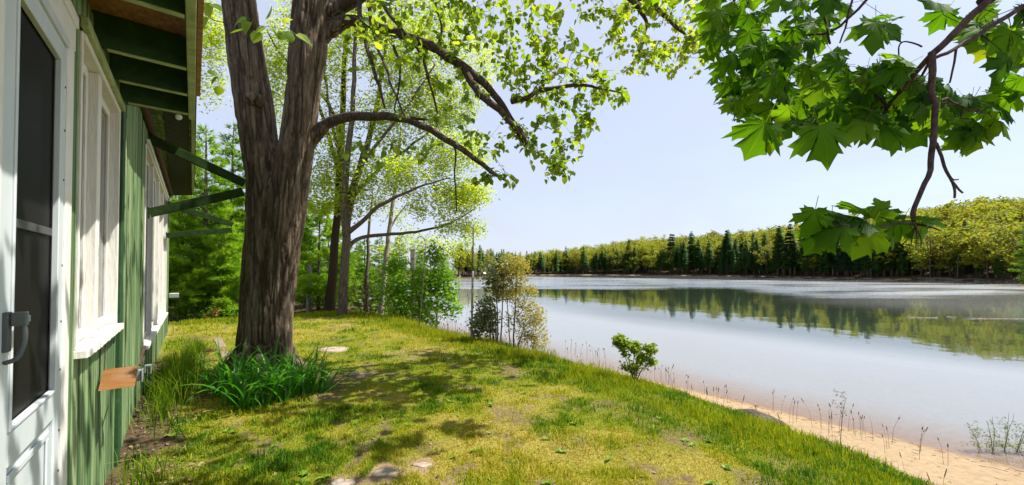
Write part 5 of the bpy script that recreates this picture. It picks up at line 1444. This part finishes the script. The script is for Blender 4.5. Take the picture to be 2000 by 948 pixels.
shrub('yellow_shrub', b, 'taller loose shrub with yellow bronze leaves above the waterline', 'shrub', st,
      [((.02, 0, 2.0), (.42, .4, .35), 120), ((.2, 0, 1.35), (.42, .4, .4), 110), ((-.2, 0, 1.55), (.42, .35, .4), 90), ((.42, 0, .75), (.42, .35, .45), 130), ((.5, 0, .25), (.42, .3, .25), 80), ((.05, 0, .7), (.3, .3, .4), 40)],
      LEAF_YELLOW, M_BARK_GREY, (.03, .07), 8, DIAM_V, DIAM_T, .13, .0024, 6, spread=.05)
# willow sprouts on the beach at the right
b = hit(1955, 886, 2)
st = [[(dx * .6, dy, -.05, .007), (dx * .9, dy, h * .5, .005), (dx * 1.2, dy, h, .002)] for dx, dy, h in ((-.45, .1, .5), (-.25, .0, .62), (-.05, .1, .75), (.12, 0, .85), (.3, .1, .8), (.5, 0, .75), (.75, .1, .8))]
shrub('willow_sprouts', b, 'low green willow sprouts where the sand meets the water at right', 'shrub', st,
      [((dx * 1.1, 0, .35), (.12, .12, .35), 16) for dx in (-.5, -.3, -.05, .12, .35, .6, .85)] + [((0, 0, .12), (.8, .2, .12), 60), ((.7, 0, .4), (.35, .2, .3), 40)],
      mat_leaf('willow leaf', [(0, (.05, .10, .02)), (.5, (.13, .2, .04)), (1, (.2, .27, .07))], .4, (1.2, 1.2, .5)), M_BARK_GREY, (.03, .06), 5, DIAM_V * [.45, 1, 1], DIAM_T, .09, .0014, 8, spread=.025, k=3, zmean=.8)
# bare weed with a branching top in front of the water
b = edge(1637, 6.6)
shrub('dry_weed', b, 'thin branching dry weed standing over the sand before the water', 'weed', [[(0, 0, -.03, .0035), (.005, 0, .35, .003), (-.01, 0, .62, .0016)]], [((0, 0, .5), (.13, .1, .14), 16), ((-.02, 0, .66), (.14, .06, .03), 6), ((.02, 0, .3), (.06, .05, .2), 8)],
      LEAF_DEAD, M_BARK_GREY, (.012, .022), 2, DIAM_V, DIAM_T, .08, .0011, 9, spread=.006, k=3)

# bright bush by the water, wood's edge bushes
def px_blob(base, px, py, Y, rx, ry, n, rz=None):
    c = at(px, py, Y); return (tuple(c - np.array(base)), (rx, rz or rx, ry), n)
b = down(at(825, 640, 15.5))
shrub('bright_bush', b, 'bright green leafy bush leaning over the water beyond the lawn', 'bush',
      [[(0, 0, -.3, .035), (-.1, 0, 1.0, .028), (.2 * dx, .1, 2.2 + .3 * abs(dx), .010)] for dx in (-3, -1, 1, 3)],
      [px_blob(b, 770, 570, 15.5, .7, .6, 60), px_blob(b, 825, 560, 15.3, .8, .7, 90), px_blob(b, 865, 560, 15.3, .65, .75, 80), px_blob(b, 840, 610, 15.2, .7, .45, 50), px_blob(b, 775, 522, 16, .5, .45, 36), px_blob(b, 850, 500, 15.8, .5, .5, 36), px_blob(b, 780, 610, 15.4, .6, .4, 40), px_blob(b, 885, 605, 15.2, .3, .3, 18)],
      LEAF_BRIGHT, M_BARK_GREY, (.08, .14), 8, HEART_V, HEART_T, .3, .005, 11, spread=.12, up=1.3)
b = down(at(850, 560, 19))
shrub('shore_sapling', b, 'yellow green sapling rising behind the bright bush by the shore', 'tree',
      [[(0, 0, -.5, .06), (.1, 0, 1.8, .05), (.2, 0, 3.6, .02)], [(0, 0, .8, .04), (-.8, 0, 2.2, .03), (-1.3, 0, 3.2, .015)]],
      [px_blob(b, 880, 490, 19, .8, .5, 40), px_blob(b, 840, 480, 19.5, 1.0, .5, 50), px_blob(b, 905, 475, 19, .5, .35, 24), px_blob(b, 795, 470, 19.5, .9, .45, 40), px_blob(b, 760, 490, 19.5, .7, .4, 30)],
      LEAF_PALE, M_BARK_GREY, (.08, .14), 8, DIAM_V, DIAM_T, .4, .006, 12, spread=.14, up=1.2)
b = down(at(718, 605, 15.8))
shrub('dead_shrub', b, 'tangle of dead reddish brown twigs at the edge of the wood', 'shrub',
      [[(dx * .2, 0, -.1, .02), (dx * .6, 0, .7, .014), (dx, 0, 1.3, .005)] for dx in (-.8, -.3, .3, .9)],
      [((0, 0, .9), (1.0, .6, .55), 130), ((.3, 0, .4), (1.0, .5, .4), 70)], LEAF_DEAD, mat_bark('dead twig', [(.3, (.07, .04, .025)), (.7, (.2, .13, .09))], .2), (.04, .08), 3, DIAM_V, DIAM_T, .2, .004, 13, spread=.06)
b = down(at(415, 612, 16.5))
shrub('orange_sapling', b, 'small dead sapling with orange brown leaves in front of the pines', 'sapling', [[(0, 0, -.05, .012), (.0, 0, .3, .010), (.05, 0, .5, .005)]],
      [((.10, 0, .42), (.2, .15, .12), 14), ((-.18, 0, .28), (.12, .1, .08), 8), ((.05, 0, .15), (.14, .1, .1), 8)], mat_leaf('orange dead leaf', [(0, (.35, .13, .03)), (1, (.62, .30, .10))], .3, (1, 1, 1)), M_BARK_GREY, (.06, .12), 4, DIAM_V, DIAM_T, .12, .003, 14, spread=.05)
for i, (px, py, Y, w, h, mt, lab) in enumerate(((640, 600, 17.5, 1.4, 1.0, LEAF_MID, 'low green undergrowth bush right behind the big trunk'), (780, 600, 18, 1.6, 1.2, LEAF_MID, 'dark leafy bush between the dead twigs and the bright bush'), (375, 600, 17.5, 1.5, .8, LEAF_MID, 'low green bush at the cabin end of the lawn'), (445, 603, 17.2, 1.0, .6, LEAF_BRIGHT, 'low bright bush left of the big trunk at the wood edge'))):
    b = down(at(px, py, Y))
    shrub('undergrowth_bush', b, lab, 'bush', [[(dx * .3, 0, -.1, .02), (dx * .7, 0, h * .5, .015), (dx, 0, h, .005)] for dx in (-w * .6, -.2, w * .5)], [((0, 0, h * .55), (w, .9, h * .55), 110)], mt, M_BARK_GREY, (.08, .14), 7, DIAM_V, DIAM_T, .3, .004, 40 + i, spread=.13, up=1.2)

# ------------------------------------------------------------------ the slim trees beyond the lawn
def px_tree(name, label, chains, blobs, Y, leaf_mat, bark, seed, **kw):
    x0, y0 = chains[0][0][0], chains[0][0][1]
    base = down(at(x0, y0, Y))
    st = []
    for ch in chains:
        c = []
        for px, py, hw, *dy in ch:
            y = Y + (dy[0] if dy else 0); p = at(px, py, y) - base; c.append((*p, hw * y / F * math.cos(math.atan((px - CX) / F))))
        st.append(c)
    st[0][0] = (st[0][0][0], st[0][0][1], -.3, st[0][0][3])
    bl = [((at(px, py, Y + dy) - base), (sx * Y / F, sY, sy * Y / F), n) for px, py, sx, sy, dy, sY, n in blobs]
    return shrub(name, base, label, 'tree', st, bl, leaf_mat, bark, seed=seed, **kw)
px_tree('slender_tree', 'taller slim grey tree with several stems and pale spring leaves behind the big trunk',
        [[(668, 612, 11), (672, 540, 9.6), (676, 470, 9), (678, 430, 8.4), (690, 370, 8, .2), (712, 300, 6.5, .4), (735, 210, 5, .6), (752, 110, 3.6, .8), (765, 10, 2.6, .9), (772, -90, 1.6, 1)],
         [(677, 462, 9), (672, 400, 8, -.1), (678, 320, 7, -.2), (686, 230, 5.6, -.3), (692, 130, 4.5, -.3), (696, 20, 3.2, -.3), (700, -100, 2, -.3)],
         [(679, 455, 6), (706, 434, 4.6, -.3), (738, 405, 4, -.6), (776, 386, 3.4, -.9), (830, 362, 2.2, -1.2), (880, 345, 1.2, -1.4)],
         [(677, 485, 5), (705, 465, 4, .3), (767, 457, 3.2, .6), (801, 454, 2.8, .7), (849, 445, 2.2, .8), (890, 430, 1.5, .9), (930, 405, 1, 1)],
         [(686, 390, 5), (720, 350, 4, .6), (760, 315, 3.4, 1), (810, 280, 2.4, 1.4), (860, 240, 1.6, 1.6)],
         [(676, 330, 4.5), (655, 270, 3.6, .2), (640, 190, 2.8, .5), (632, 100, 2, .7)],
         [(700, 330, 4), (745, 270, 3.2, -.2), (800, 200, 2.4, -.4), (850, 130, 1.6, -.5)]],
        [(640, 130, 40, 130, .3, 1.2, 124), (720, 60, 70, 80, .5, 1.4, 201), (800, 120, 80, 80, .4, 1.4, 232), (860, 210, 80, 60, .8, 1.3, 217), (760, 230, 80, 60, .4, 1.4, 186), (890, 300, 70, 40, .4, 1.3, 170), (910, 380, 55, 26, .4, 1.2, 139), (860, 400, 70, 30, .2, 1.2, 108), (780, 340, 90, 40, 0, 1.4, 186), (700, 380, 60, 50, .3, 1.2, 93), (650, 300, 50, 70, .3, 1.1, 124), (620, 380, 40, 50, .4, 1, 77), (900, 445, 60, 14, .8, .8, 62), (920, 120, 60, 80, .8, 1.2, 93), (840, 40, 80, 60, .6, 1.4, 124)],
        15.3, LEAF_PALE, M_BARK_GREY, 31, leaf=(.07, .13), per=15, step=.4, tip=.0038, spread=.17, up=.9, k=3, jit=.10)
px_tree('leaning_tree', 'darker slim trunk standing just left behind the pale leaved tree',
        [[(640, 613, 11), (648, 560, 10), (652, 500, 9), (658, 420, 8), (664, 330, 8), (670, 200, 6), (672, 60, 4), (668, -80, 2.5)], [(663, 340, 5), (640, 260, 4, .3), (610, 160, 3, .5), (600, 60, 2, .6)], [(666, 280, 4), (640, 200, 3.2, .5), (560, 120, 2.4, .8), (520, 60, 1.6, .9)]],
        [(600, 60, 50, 90, .5, 1.2, 70), (650, 30, 60, 80, .3, 1.2, 60), (520, 180, 40, 120, 1.2, 1.0, 70), (420, 70, 40, 70, 1.0, 1.2, 70), (400, 160, 40, 60, 1.0, 1.2, 30), (545, 120, 30, 120, 1, 1, 70), (640, 380, 40, 60, .3, .8, 30)],
        16.4, LEAF_PALE, M_BARK, 32, leaf=(.08, .14), per=22, step=.5, tip=.005, spread=.2, up=.9, k=3)
px_tree('birch', 'thin pale grey birch trunk leaning right between wood and water',
        [[(742, 608, 5.5), (750, 550, 5.2), (757, 480, 4.8), (764, 420, 4), (775, 340, 3), (783, 250, 2)], [(760, 450, 2.4), (775, 425, 2, .2), (800, 395, 1.3, .3)]],
        [(775, 330, 40, 60, 0, .8, 50), (790, 420, 50, 30, .3, .8, 36), (745, 400, 40, 40, .2, .8, 30)], 17.5, LEAF_PALE, mat_bark('pale birch bark', [(.3, (.12, .10, .08)), (.5, (.3, .26, .22)), (.75, (.5, .46, .4))], .3, (10, 10, 40)), 33, leaf=(.07, .12), per=6, step=.4, tip=.004, spread=.14, k=3)
px_tree('bare_trunk', 'short pale dead trunk low behind the big trunk', [[(603, 614, 6), (604, 580, 5.6), (606, 540, 5), (608, 500, 3)]], [(606, 520, 8, 20, 0, .3, 6)], 17.2, LEAF_DEAD, mat_bark('grey dead bark', [(.3, (.16, .14, .12)), (.7, (.38, .35, .3))], .3), 34, leaf=(.04, .06), per=1, step=.3, tip=.006, k=3)
px_tree('grey_stem', 'thin bare grey stem left of the leaning birch', [[(718, 606, 4), (717, 560, 3.8), (718, 500, 3.4), (722, 440, 2.6), (728, 380, 1.8)]], [(722, 420, 16, 30, 0, .4, 12)], 19, LEAF_PALE, M_BARK_GREY, 35, leaf=(.06, .1), per=3, step=.3, tip=.005, k=3)

# ------------------------------------------------------------------ pines
def tuft(n, seed, spread=1.0):
    rng = np.random.default_rng(seed); V, T = [], []
    for i in range(n):
        d = np.array([rng.normal(0, .55 * spread), 1, rng.normal(0, .55 * spread)]); d /= np.linalg.norm(d)
        sd = np.cross(d, rng.normal(0, 1, 3)); sd /= np.linalg.norm(sd)
        L = rng.uniform(.7, 1.1); k = len(V)
        V += [sd * .055, -sd * .055, d * L]; T.append((k, k + 1, k + 2))
    return np.array(V), np.array(T)
PINE = mat_leaf('soft pine needles', [(0, (.11, .25, .018)), (.5, (.26, .44, .03)), (1, (.38, .52, .05))], .6, (1.2, 1.2, .5), .5)
PINE_D = mat_leaf('dark pine needles', [(0, (.07, .17, .02)), (.5, (.18, .33, .03)), (1, (.28, .42, .05))], .55, (1.2, 1.2, .5), .5)
TUFTS = [tuft(11, i) for i in range(3)]
def pine_parts(h, w, ntuft, seed, size=(.20, .36), z0=.10, power=.75, gap=.0):
    """arrays for one pine: trunk, branches, needles"""
    rng = np.random.default_rng(seed)
    P, R = smooth_path([(0, 0, -.3), (.03 * h * .1, 0, h * .4), (0, .02, h * .8), (0, 0, h)], [.018 * h, .013 * h, .006 * h, .002 * h], 5)
    trunk = tube_arrays(P, R, 8)
    br = MB(); pos, D = [], []
    nb = int(h * 9)
    tot = 0; brs = []
    for i in range(nb):
        t = z0 + (1 - z0) * (i + rng.random()) / nb
        L = w * (1 - t) ** power * rng.uniform(.6, 1.15) + .12
        if t < .3: L *= .55 + 1.5 * t
        brs.append((t, L, i * 2.4 + rng.normal(0, .3))); tot += L ** 1.6
    for t, L, a in brs:
        dr = np.array([math.cos(a), math.sin(a), 0]); lat = np.array([-math.sin(a), math.cos(a), 0]); zz = t * h
        rise = rng.normal(.12, .12) + .25 * t
        pts = [np.array([0, 0, zz]) + dr * L * s_ + np.array([0, 0, L * (rise * s_ - .25 * s_ * s_ + .22 * s_ ** 3)]) for s_ in (0, .35, .7, 1)]
        V, Q, T = tube_arrays(pts, np.array([.012, .009, .006, .003]) * (1 + L * .5), 3); br.add(V, Q, T)
        n = max(4, int(ntuft * L ** 1.6 / tot))
        s_ = rng.uniform(.22, 1, n) ** .8; off = rng.normal(0, .17, n) * L * (1.15 - s_ * .6)
        c = np.array([0, 0, zz]) + dr * (L * s_)[:, None] + lat * off[:, None]
        c[:, 2] += L * (rise * s_ - .25 * s_ ** 2 + .22 * s_ ** 3) + rng.normal(0, .05, n)
        pos.append(c); dd = dr * .8 + lat * (np.sign(off) * .5)[:, None] + rng.normal(0, .3, (n, 3)); dd[:, 2] += .35; D.append(dd)
    pos = np.vstack(pos); D = np.vstack(D); n = len(pos)
    nd_ = MB(); sz = rng.uniform(*size, n)
    tint = np.clip(.5 + rng.normal(0, .16, n) + .5 * (vnoise(pos[:, 0] * 1.8, pos[:, 1] * 1.8, pos[:, 2] * 1.8, seed) - .5) * 1.4, 0, 1)
    for v in range(3):
        k = np.arange(n) % 3 == v
        leaf_cloud(nd_, pos[k], rotations(D[k], rand_norms(k.sum(), rng, .6)), sz[k], TUFTS[v][0], TUFTS[v][1], tint[k])
    return trunk, br, nd_
PINE_MESH = []
def pine_variant(h, w, ntuft, seed, mat, **kw):
    tr, br, ne = pine_parts(h, w, ntuft, seed, **kw)
    a = mesh_np('trunk', tr[0], [tr[1], tr[2]], smooth=True); a.materials.append(M_BARK_GREY)
    b_ = br.mesh('branches'); b_.materials.append(M_BARK_GREY)
    c = ne.mesh('needles', False); c.materials.append(mat)
    return a, b_, c
def put_pine(var, p, sc_, rz, label, group=None):
    r = empty('pine_tree', p, rz, label, 'tree', group); r.scale = (sc_,) * 3
    link('trunk', var[0], r); o = link('branches', var[1], r); o['kind'] = 'stuff'; o = link('needles', var[2], r); o['kind'] = 'stuff'
    return r
PV = [pine_variant(9, 2.6, 4200, 1, PINE, z0=.05), pine_variant(8, 2.8, 3600, 2, PINE, z0=.04), pine_variant(9, 2.3, 3600, 3, PINE_D, z0=.06), pine_variant(5, 2.1, 3000, 4, PINE, z0=.03, power=.6)]
for i, (px, py, Y, v, s, lab) in enumerate((
        (398, 606, 18.5, 0, .98, 'tall soft green pine left of the big trunk'), (350, 600, 17.8, 3, 1.05, 'low wide pine beside the far corner of the cabin'), (452, 606, 20.0, 2, 1.05, 'dark pine close behind the left side of the big trunk'),
        (436, 602, 17.8, 3, .82, 'small pale green pine at the edge of the lawn left of the trunk'), (622, 604, 17.6, 3, .98, 'rounded bright pine just right behind the big trunk'), (596, 600, 20.5, 1, .62, 'pine half hidden behind the right edge of the big trunk'),
        (712, 590, 22, 2, .52, 'dark young pine behind the dead brown twigs'), (770, 590, 22.5, 1, .52, 'green young pine above the dark leafy bush'), (820, 585, 25, 2, .52, 'dark pine farther back near the nest box post'), (668, 590, 25, 1, .62, 'mid green pine seen between the two grey trunks'),
        (340, 600, 25, 2, .95, 'dark pine farther back beyond the cabin corner'), (500, 595, 24, 0, .85, 'pine farther back hidden mostly by the big trunk'), (740, 590, 29, 2, .66, 'distant dark pine behind the leaning birch'), (560, 595, 27, 0, .8, 'pine far back in line with the fork of the trunk'),
        (640, 590, 31, 2, .75, 'distant dark pine above the rounded bright one'), (425, 595, 30, 1, 1.1, 'distant tall pine behind the soft green one'), (372, 598, 21, 1, .9, 'broad pine between cabin corner and soft green pine'))):
    put_pine(PV[v], down(at(px, py, Y)), s, i * 1.3, lab)

# ------------------------------------------------------------------ poles beyond the lawn
M_POLE = mat_surface('dark rusty pole', [(.3, (.045, .04, .036)), (.7, (.12, .10, .085))], (30, 30, 8), .6, .2)
p = hit(817, 645); Yp = p[1]
q = [at(817, 645, Yp), at(822, 600, Yp), at(828, 530, Yp), at(831, 480, Yp), at(829, 468, Yp), at(822, 462, Yp), at(814, 466, Yp)]
r_ = empty('garden_hook', p, 0, 'thin black garden hook with a curled top at the end of the lawn', 'hook')
tube_obj('shaft', [q[0] - p - [0, 0, .1]] + [x - p for x in q[1:4]], [.014] * 4, 6, M_POLE, r_, 4)
tube_obj('crook', [x - p for x in q[3:]], [.012] * 4, 6, M_POLE, r_, 4)
p = edge(922, 5.9); Yp = p[1]
r_ = empty('metal_pole', p, 0, 'straight thin metal pole standing at the edge of the bank', 'pole')
tube_obj('pole', [np.array([0, 0, -.2]), at(922, 600, Yp) - p, at(923.5, 530, Yp) - p], [.026, .026, .026], 8, mat_surface('grey galvanised pole', [(.3, (.14, .13, .12)), (.7, (.34, .32, .3))], (20, 20, 4), .5, .2), r_, 3)
tube_obj('mast', [at(923.5, 530, Yp) - p, at(924, 490, Yp) - p, at(924.5, 438, Yp) - p], [.02, .018, .012], 8, M_POLE, r_, 3)
p = down(at(806, 612, 16.3)); r_ = empty('nest_post', p, 0, 'pale wooden post with a nest hole above the bushes', 'post')
z0 = at(805, 528, 16.3)[2] - p[2]; z1 = at(805, 489, 16.3)[2] - p[2]
M_PALEW = mat_surface('pale bare wood', [(.3, (.45, .39, .29)), (.7, (.68, .62, .5))], (12, 12, 3), .8, .3)
boxes('post', [(-.04, .04, -.04, .04, -.3, z0)], M_BARK_GREY, r_, .01)
bx_ = boxes('box', [(-.09, .09, -.09, .09, z0, z1)], M_PALEW, r_, .01)
boxes('roof', [(-.11, .11, -.14, .11, z1 + .002, z1 + .04)], M_PALEW, r_, .006)
tube_obj('entrance', [(0, -.088, (z0 + z1) / 2 + .05), (0, -.095, (z0 + z1) / 2 + .05)], [.035, .035], 10, M_DARK, bx_, 2)

# ------------------------------------------------------------------ the far shore
FAR_CON = mat_leaf('distant conifer', [(0, (.032, .08, .03)), (.35, (.055, .125, .04)), (.7, (.09, .17, .045)), (1, (.14, .21, .05))], .35, (1.1, 1.1, .6), .6, per_object=True, gloss=.1)
FAR_DEC = mat_leaf('distant spring foliage', [(0, (.17, .11, .04)), (.15, (.24, .17, .04)), (.3, (.19, .21, .03)), (.6, (.26, .285, .028)), (.85, (.33, .325, .035)), (1, (.15, .21, .03))], .5, (1.2, 1.2, .6), .6, per_object=True, gloss=.1)
M_FTRUNK = mat_surface('distant bark', [(.3, (.05, .038, .028)), (.7, (.16, .12, .09))], (1, 1, .4), .9, 0)
def far_conifer(seed, h=17.0):
    rng = np.random.default_rng(500 + seed); mb = MB()
    w = rng.uniform(2.0, 3.0); bare = rng.uniform(.12, .3); nl = 26
    for i in range(nl):
        t = bare + (1 - bare) * (i + rng.random() * .6) / nl; L0 = w * (1 - t) ** .62 * (1.0 if t > .35 else .7)
        nb = int(9 if t < .8 else 6)
        a = rng.uniform(0, 6.28) + np.arange(nb) * 6.283 / nb + rng.normal(0, .25, nb)
        L = L0 * rng.uniform(.45, 1.2, nb) + .15
        for aa, l in zip(a, L):
            d = np.array([math.cos(aa), math.sin(aa), 0]); s_ = np.array([-math.sin(aa), math.cos(aa), 0]); z = t * h
            dr = rng.uniform(-.05, .4) * l
            for q in (-.35, .3):
                c = d + s_ * q; wv = .17 * l + .14
                V = np.array([[0, 0, z + .1], c * l * .55 + s_ * wv + [0, 0, z + .12 - dr * .3], c * l * 1.0 + [0, 0, z - dr], c * l * .55 - s_ * wv + [0, 0, z - dr * .55 - .25]])
                mb.add(V, np.array([[0, 1, 2], [0, 2, 3]]), tint=rng.random())
    V, Q, T = tube_arrays([(0, 0, -1), (0, 0, h * .5), (0, 0, h)], [.22, .15, .03], 5)
    a = mb.n; mb.add(V, Q, T, tint=0.0)
    me = mb.mesh('conifer', False); me.materials.append(FAR_CON); me.materials.append(M_FTRUNK)
    nq = len(me.polygons)
    mi = np.zeros(nq, np.int32)
    # triangles were added before quads inside each size class: mark by vertex index
    vi = np.zeros(len(me.loops), np.int32); me.loops.foreach_get('vertex_index', vi); ls = np.zeros(nq, np.int32); me.polygons.foreach_get('loop_start', ls)
    mi[vi[ls] >= a] = 1; me.polygons.foreach_set('material_index', mi); return me
def far_broadleaf(seed, h=14.0, nleaf=760):
    rng = np.random.default_rng(700 + seed); mb = MB()
    w = rng.uniform(3.4, 5.0); n = nleaf; nc = 30
    v = rng.normal(0, 1, (nc, 3)); v /= np.linalg.norm(v, axis=1)[:, None]; cc = v * (rng.random(nc) ** .35)[:, None] * [w, w, h * .36] + [0, 0, h * .58]
    ci = rng.integers(0, nc, n); pos = cc[ci] + rng.normal(0, .62, (n, 3)) * [1.1, 1.1, .75]
    tint = np.clip(.5 + .35 * (rng.random(nc)[ci] - .5) + rng.normal(0, .12, n), 0, 1)
    leaf_cloud(mb, pos, rotations(rand_dirs(n, rng, 0, .5), rand_norms(n, rng, .7)), rng.uniform(.42, .85, n), DIAM_V * [1.2, 1, 1], DIAM_T, tint)
    a = mb.n
    V, Q, T = tube_arrays([(0, 0, -1), (.1, 0, h * .45), (0, .2, h * .85)], [.2, .14, .04], 5); mb.add(V, Q, T, tint=0)
    for i in range(7):
        c = cc[i]; V, Q, T = tube_arrays([(0, 0, h * (.3 + .04 * i)), c * .5 + np.array([0, 0, h * .25]), c], [.09, .06, .03], 3); mb.add(V, Q, T, tint=0)
    me = mb.mesh('broadleaf', False); me.materials.append(FAR_DEC); me.materials.append(M_FTRUNK)
    nq = len(me.polygons); mi = np.zeros(nq, np.int32)
    vi = np.zeros(len(me.loops), np.int32); me.loops.foreach_get('vertex_index', vi); ls = np.zeros(nq, np.int32); me.polygons.foreach_get('loop_start', ls)
    mi[vi[ls] >= a] = 1; me.polygons.foreach_set('material_index', mi); return me
FC = [far_conifer(i) for i in range(8)]
FD = [far_broadleaf(i) for i in range(8)]
def far_forest():
    rng = np.random.default_rng(9)
    def put(me, name, px, back, sc_, label, group, sz=1.0):
        Ys = shore(px) + back; x = (px - CX) / F * Ys
        o = bpy.data.objects.new(name, me); COL.objects.link(o); o.location = (x, Ys, gz(x, Ys) - .2); o.rotation_euler = (rng.normal(0, .03), rng.normal(0, .03), rng.uniform(0, 6.28)); o.scale = (sc_ * sz, sc_ * sz, sc_)
        tag(o, label, 'tree', group)
    ncon = 0
    for px in np.arange(1046, 2004, 3.1):
        px = px + rng.normal(0, 3)
        dens = np.interp(px, [1040, 1300, 1780, 1850, 2000], [1, 1, 1, .55, .4])
        if rng.random() > dens: continue
        H = np.interp(px, [1040, 1120, 1250, 1300, 1500, 1750, 1850, 2000], [.8, .85, 1.02, 1.12, 1.15, 1.05, .88, .7]) * (rng.uniform(.42, 1.12) if rng.random() < .9 else rng.uniform(1.15, 1.4))
        put(FC[int(rng.integers(8))], 'conifer', px, abs(rng.normal(0, 8)) + 2.5, H, 'dark conifer in the dense row along the far shore', 'conifers along the far shore', rng.uniform(1.15, 1.7)); ncon += 1
    for px in np.concatenate([rng.uniform(885, 1050, 60), rng.uniform(1250, 1700, 12)]):
        back = abs(rng.normal(0, 10)) + 3 + (14 if px > 1100 else 0)
        put(FC[int(rng.integers(8))], 'conifer', px, back, rng.uniform(.5, .95) if px < 1100 else rng.uniform(.75, 1.0), 'dark conifer in the dense row along the far shore' if px > 1100 else 'conifer on the near headland at the left end of the lake', 'conifers along the far shore' if px > 1100 else 'conifers on the headland', 1.1); ncon += 1
    # broadleaf trees climbing the hill: the front ones are things, the rest a wood
    sp = []
    for _ in range(820):
        px = rng.uniform(1040, 2015); mx_ = np.interp(px, [1040, 1200, 1500, 2000], [40, 80, 120, 150])
        sp.append((px, 9 + rng.random() ** .9 * mx_))
    for px in rng.uniform(1800, 2010, 26): sp.append((px, rng.uniform(2, 10)))
    for px in rng.uniform(885, 1045, 40): sp.append((px, rng.uniform(4, 30)))
    for px in rng.uniform(1060, 1250, 22): sp.append((px, rng.uniform(3, 14)))
    for px in rng.uniform(1250, 1800, 26): sp.append((px, rng.uniform(4, 14)))
    sp.sort(key=lambda t: t[1])
    wood = MB(); wd = []
    for i, (px, back) in enumerate(sp):
        s = rng.uniform(.62, 1.4) * np.interp(px, [880, 1050, 1250, 2000], [.75, .9, 1.1, 1.1])
        if i < 290: put(FD[int(rng.integers(8))], 'broadleaf_tree', px, back, s, 'yellow green spring tree on the wooded slope across the lake', 'spring trees across the lake', 1.0)
        else: wd.append((px, back, s))
    base = []
    for m in FD[:4]:
        v = np.zeros(len(m.vertices) * 3, np.float32); m.vertices.foreach_get('co', v); tn = np.zeros(len(m.vertices), np.float32); m.attributes['tint'].data.foreach_get('value', tn)
        tr = np.array([p.vertices[:] for p in m.polygons if len(p.vertices) == 3]); tr = tr[tr.max(1) < 760 * 4]
        base.append((v.reshape(-1, 3)[:760 * 4], tr, tn[:760 * 4]))
    for px, back, s in wd:
        Ys = shore(px) + back; x = (px - CX) / F * Ys; v, tr, tn = base[int(rng.integers(4))]; a = rng.uniform(0, 6.28); c, sn = math.cos(a), math.sin(a)
        V = v * s; V = np.stack([V[:, 0] * c - V[:, 1] * sn, V[:, 0] * sn + V[:, 1] * c, V[:, 2]], 1) + [x, Ys, gz(x, Ys) - .2]
        wood.add(V, tr, tint=np.clip(tn * .45 + rng.random() * .55, 0, 1))
    m2 = mat_leaf('distant wood', [(0, (.17, .11, .04)), (.15, (.24, .17, .04)), (.3, (.19, .21, .03)), (.6, (.26, .285, .028)), (.85, (.33, .325, .035)), (1, (.15, .21, .03))], .5, (1.2, 1.2, .6), .6, gloss=.1)
    tag(link('hillside_wood', wood.mesh('hillside_wood', False), mat=m2), kind='stuff')
    print('far trees', ncon, len(sp))
far_forest()
# a pine on the near right shore, cut by the picture's edge
p = down((93.2, 71.0)  + (0,)); put_pine(PV[2], p, 1.6, 0, 'pine on the right shore cut off by the edge of the picture')
for i, (px, Y) in enumerate(((700, 60), (760, 75), (820, 90), (860, 110), (600, 55), (660, 80), (500, 50), (420, 48), (780, 48), (870, 140))):
    x = (px - CX) / F * Y
    put_pine(PV[(2, 1, 2, 0)[i % 4]], (x, Y, gz(x, Y)), 1.15 if Y > 70 else .9, i * 2.1, 'distant pine in the wood left of the lake', 'pines in the wood left of the lake')
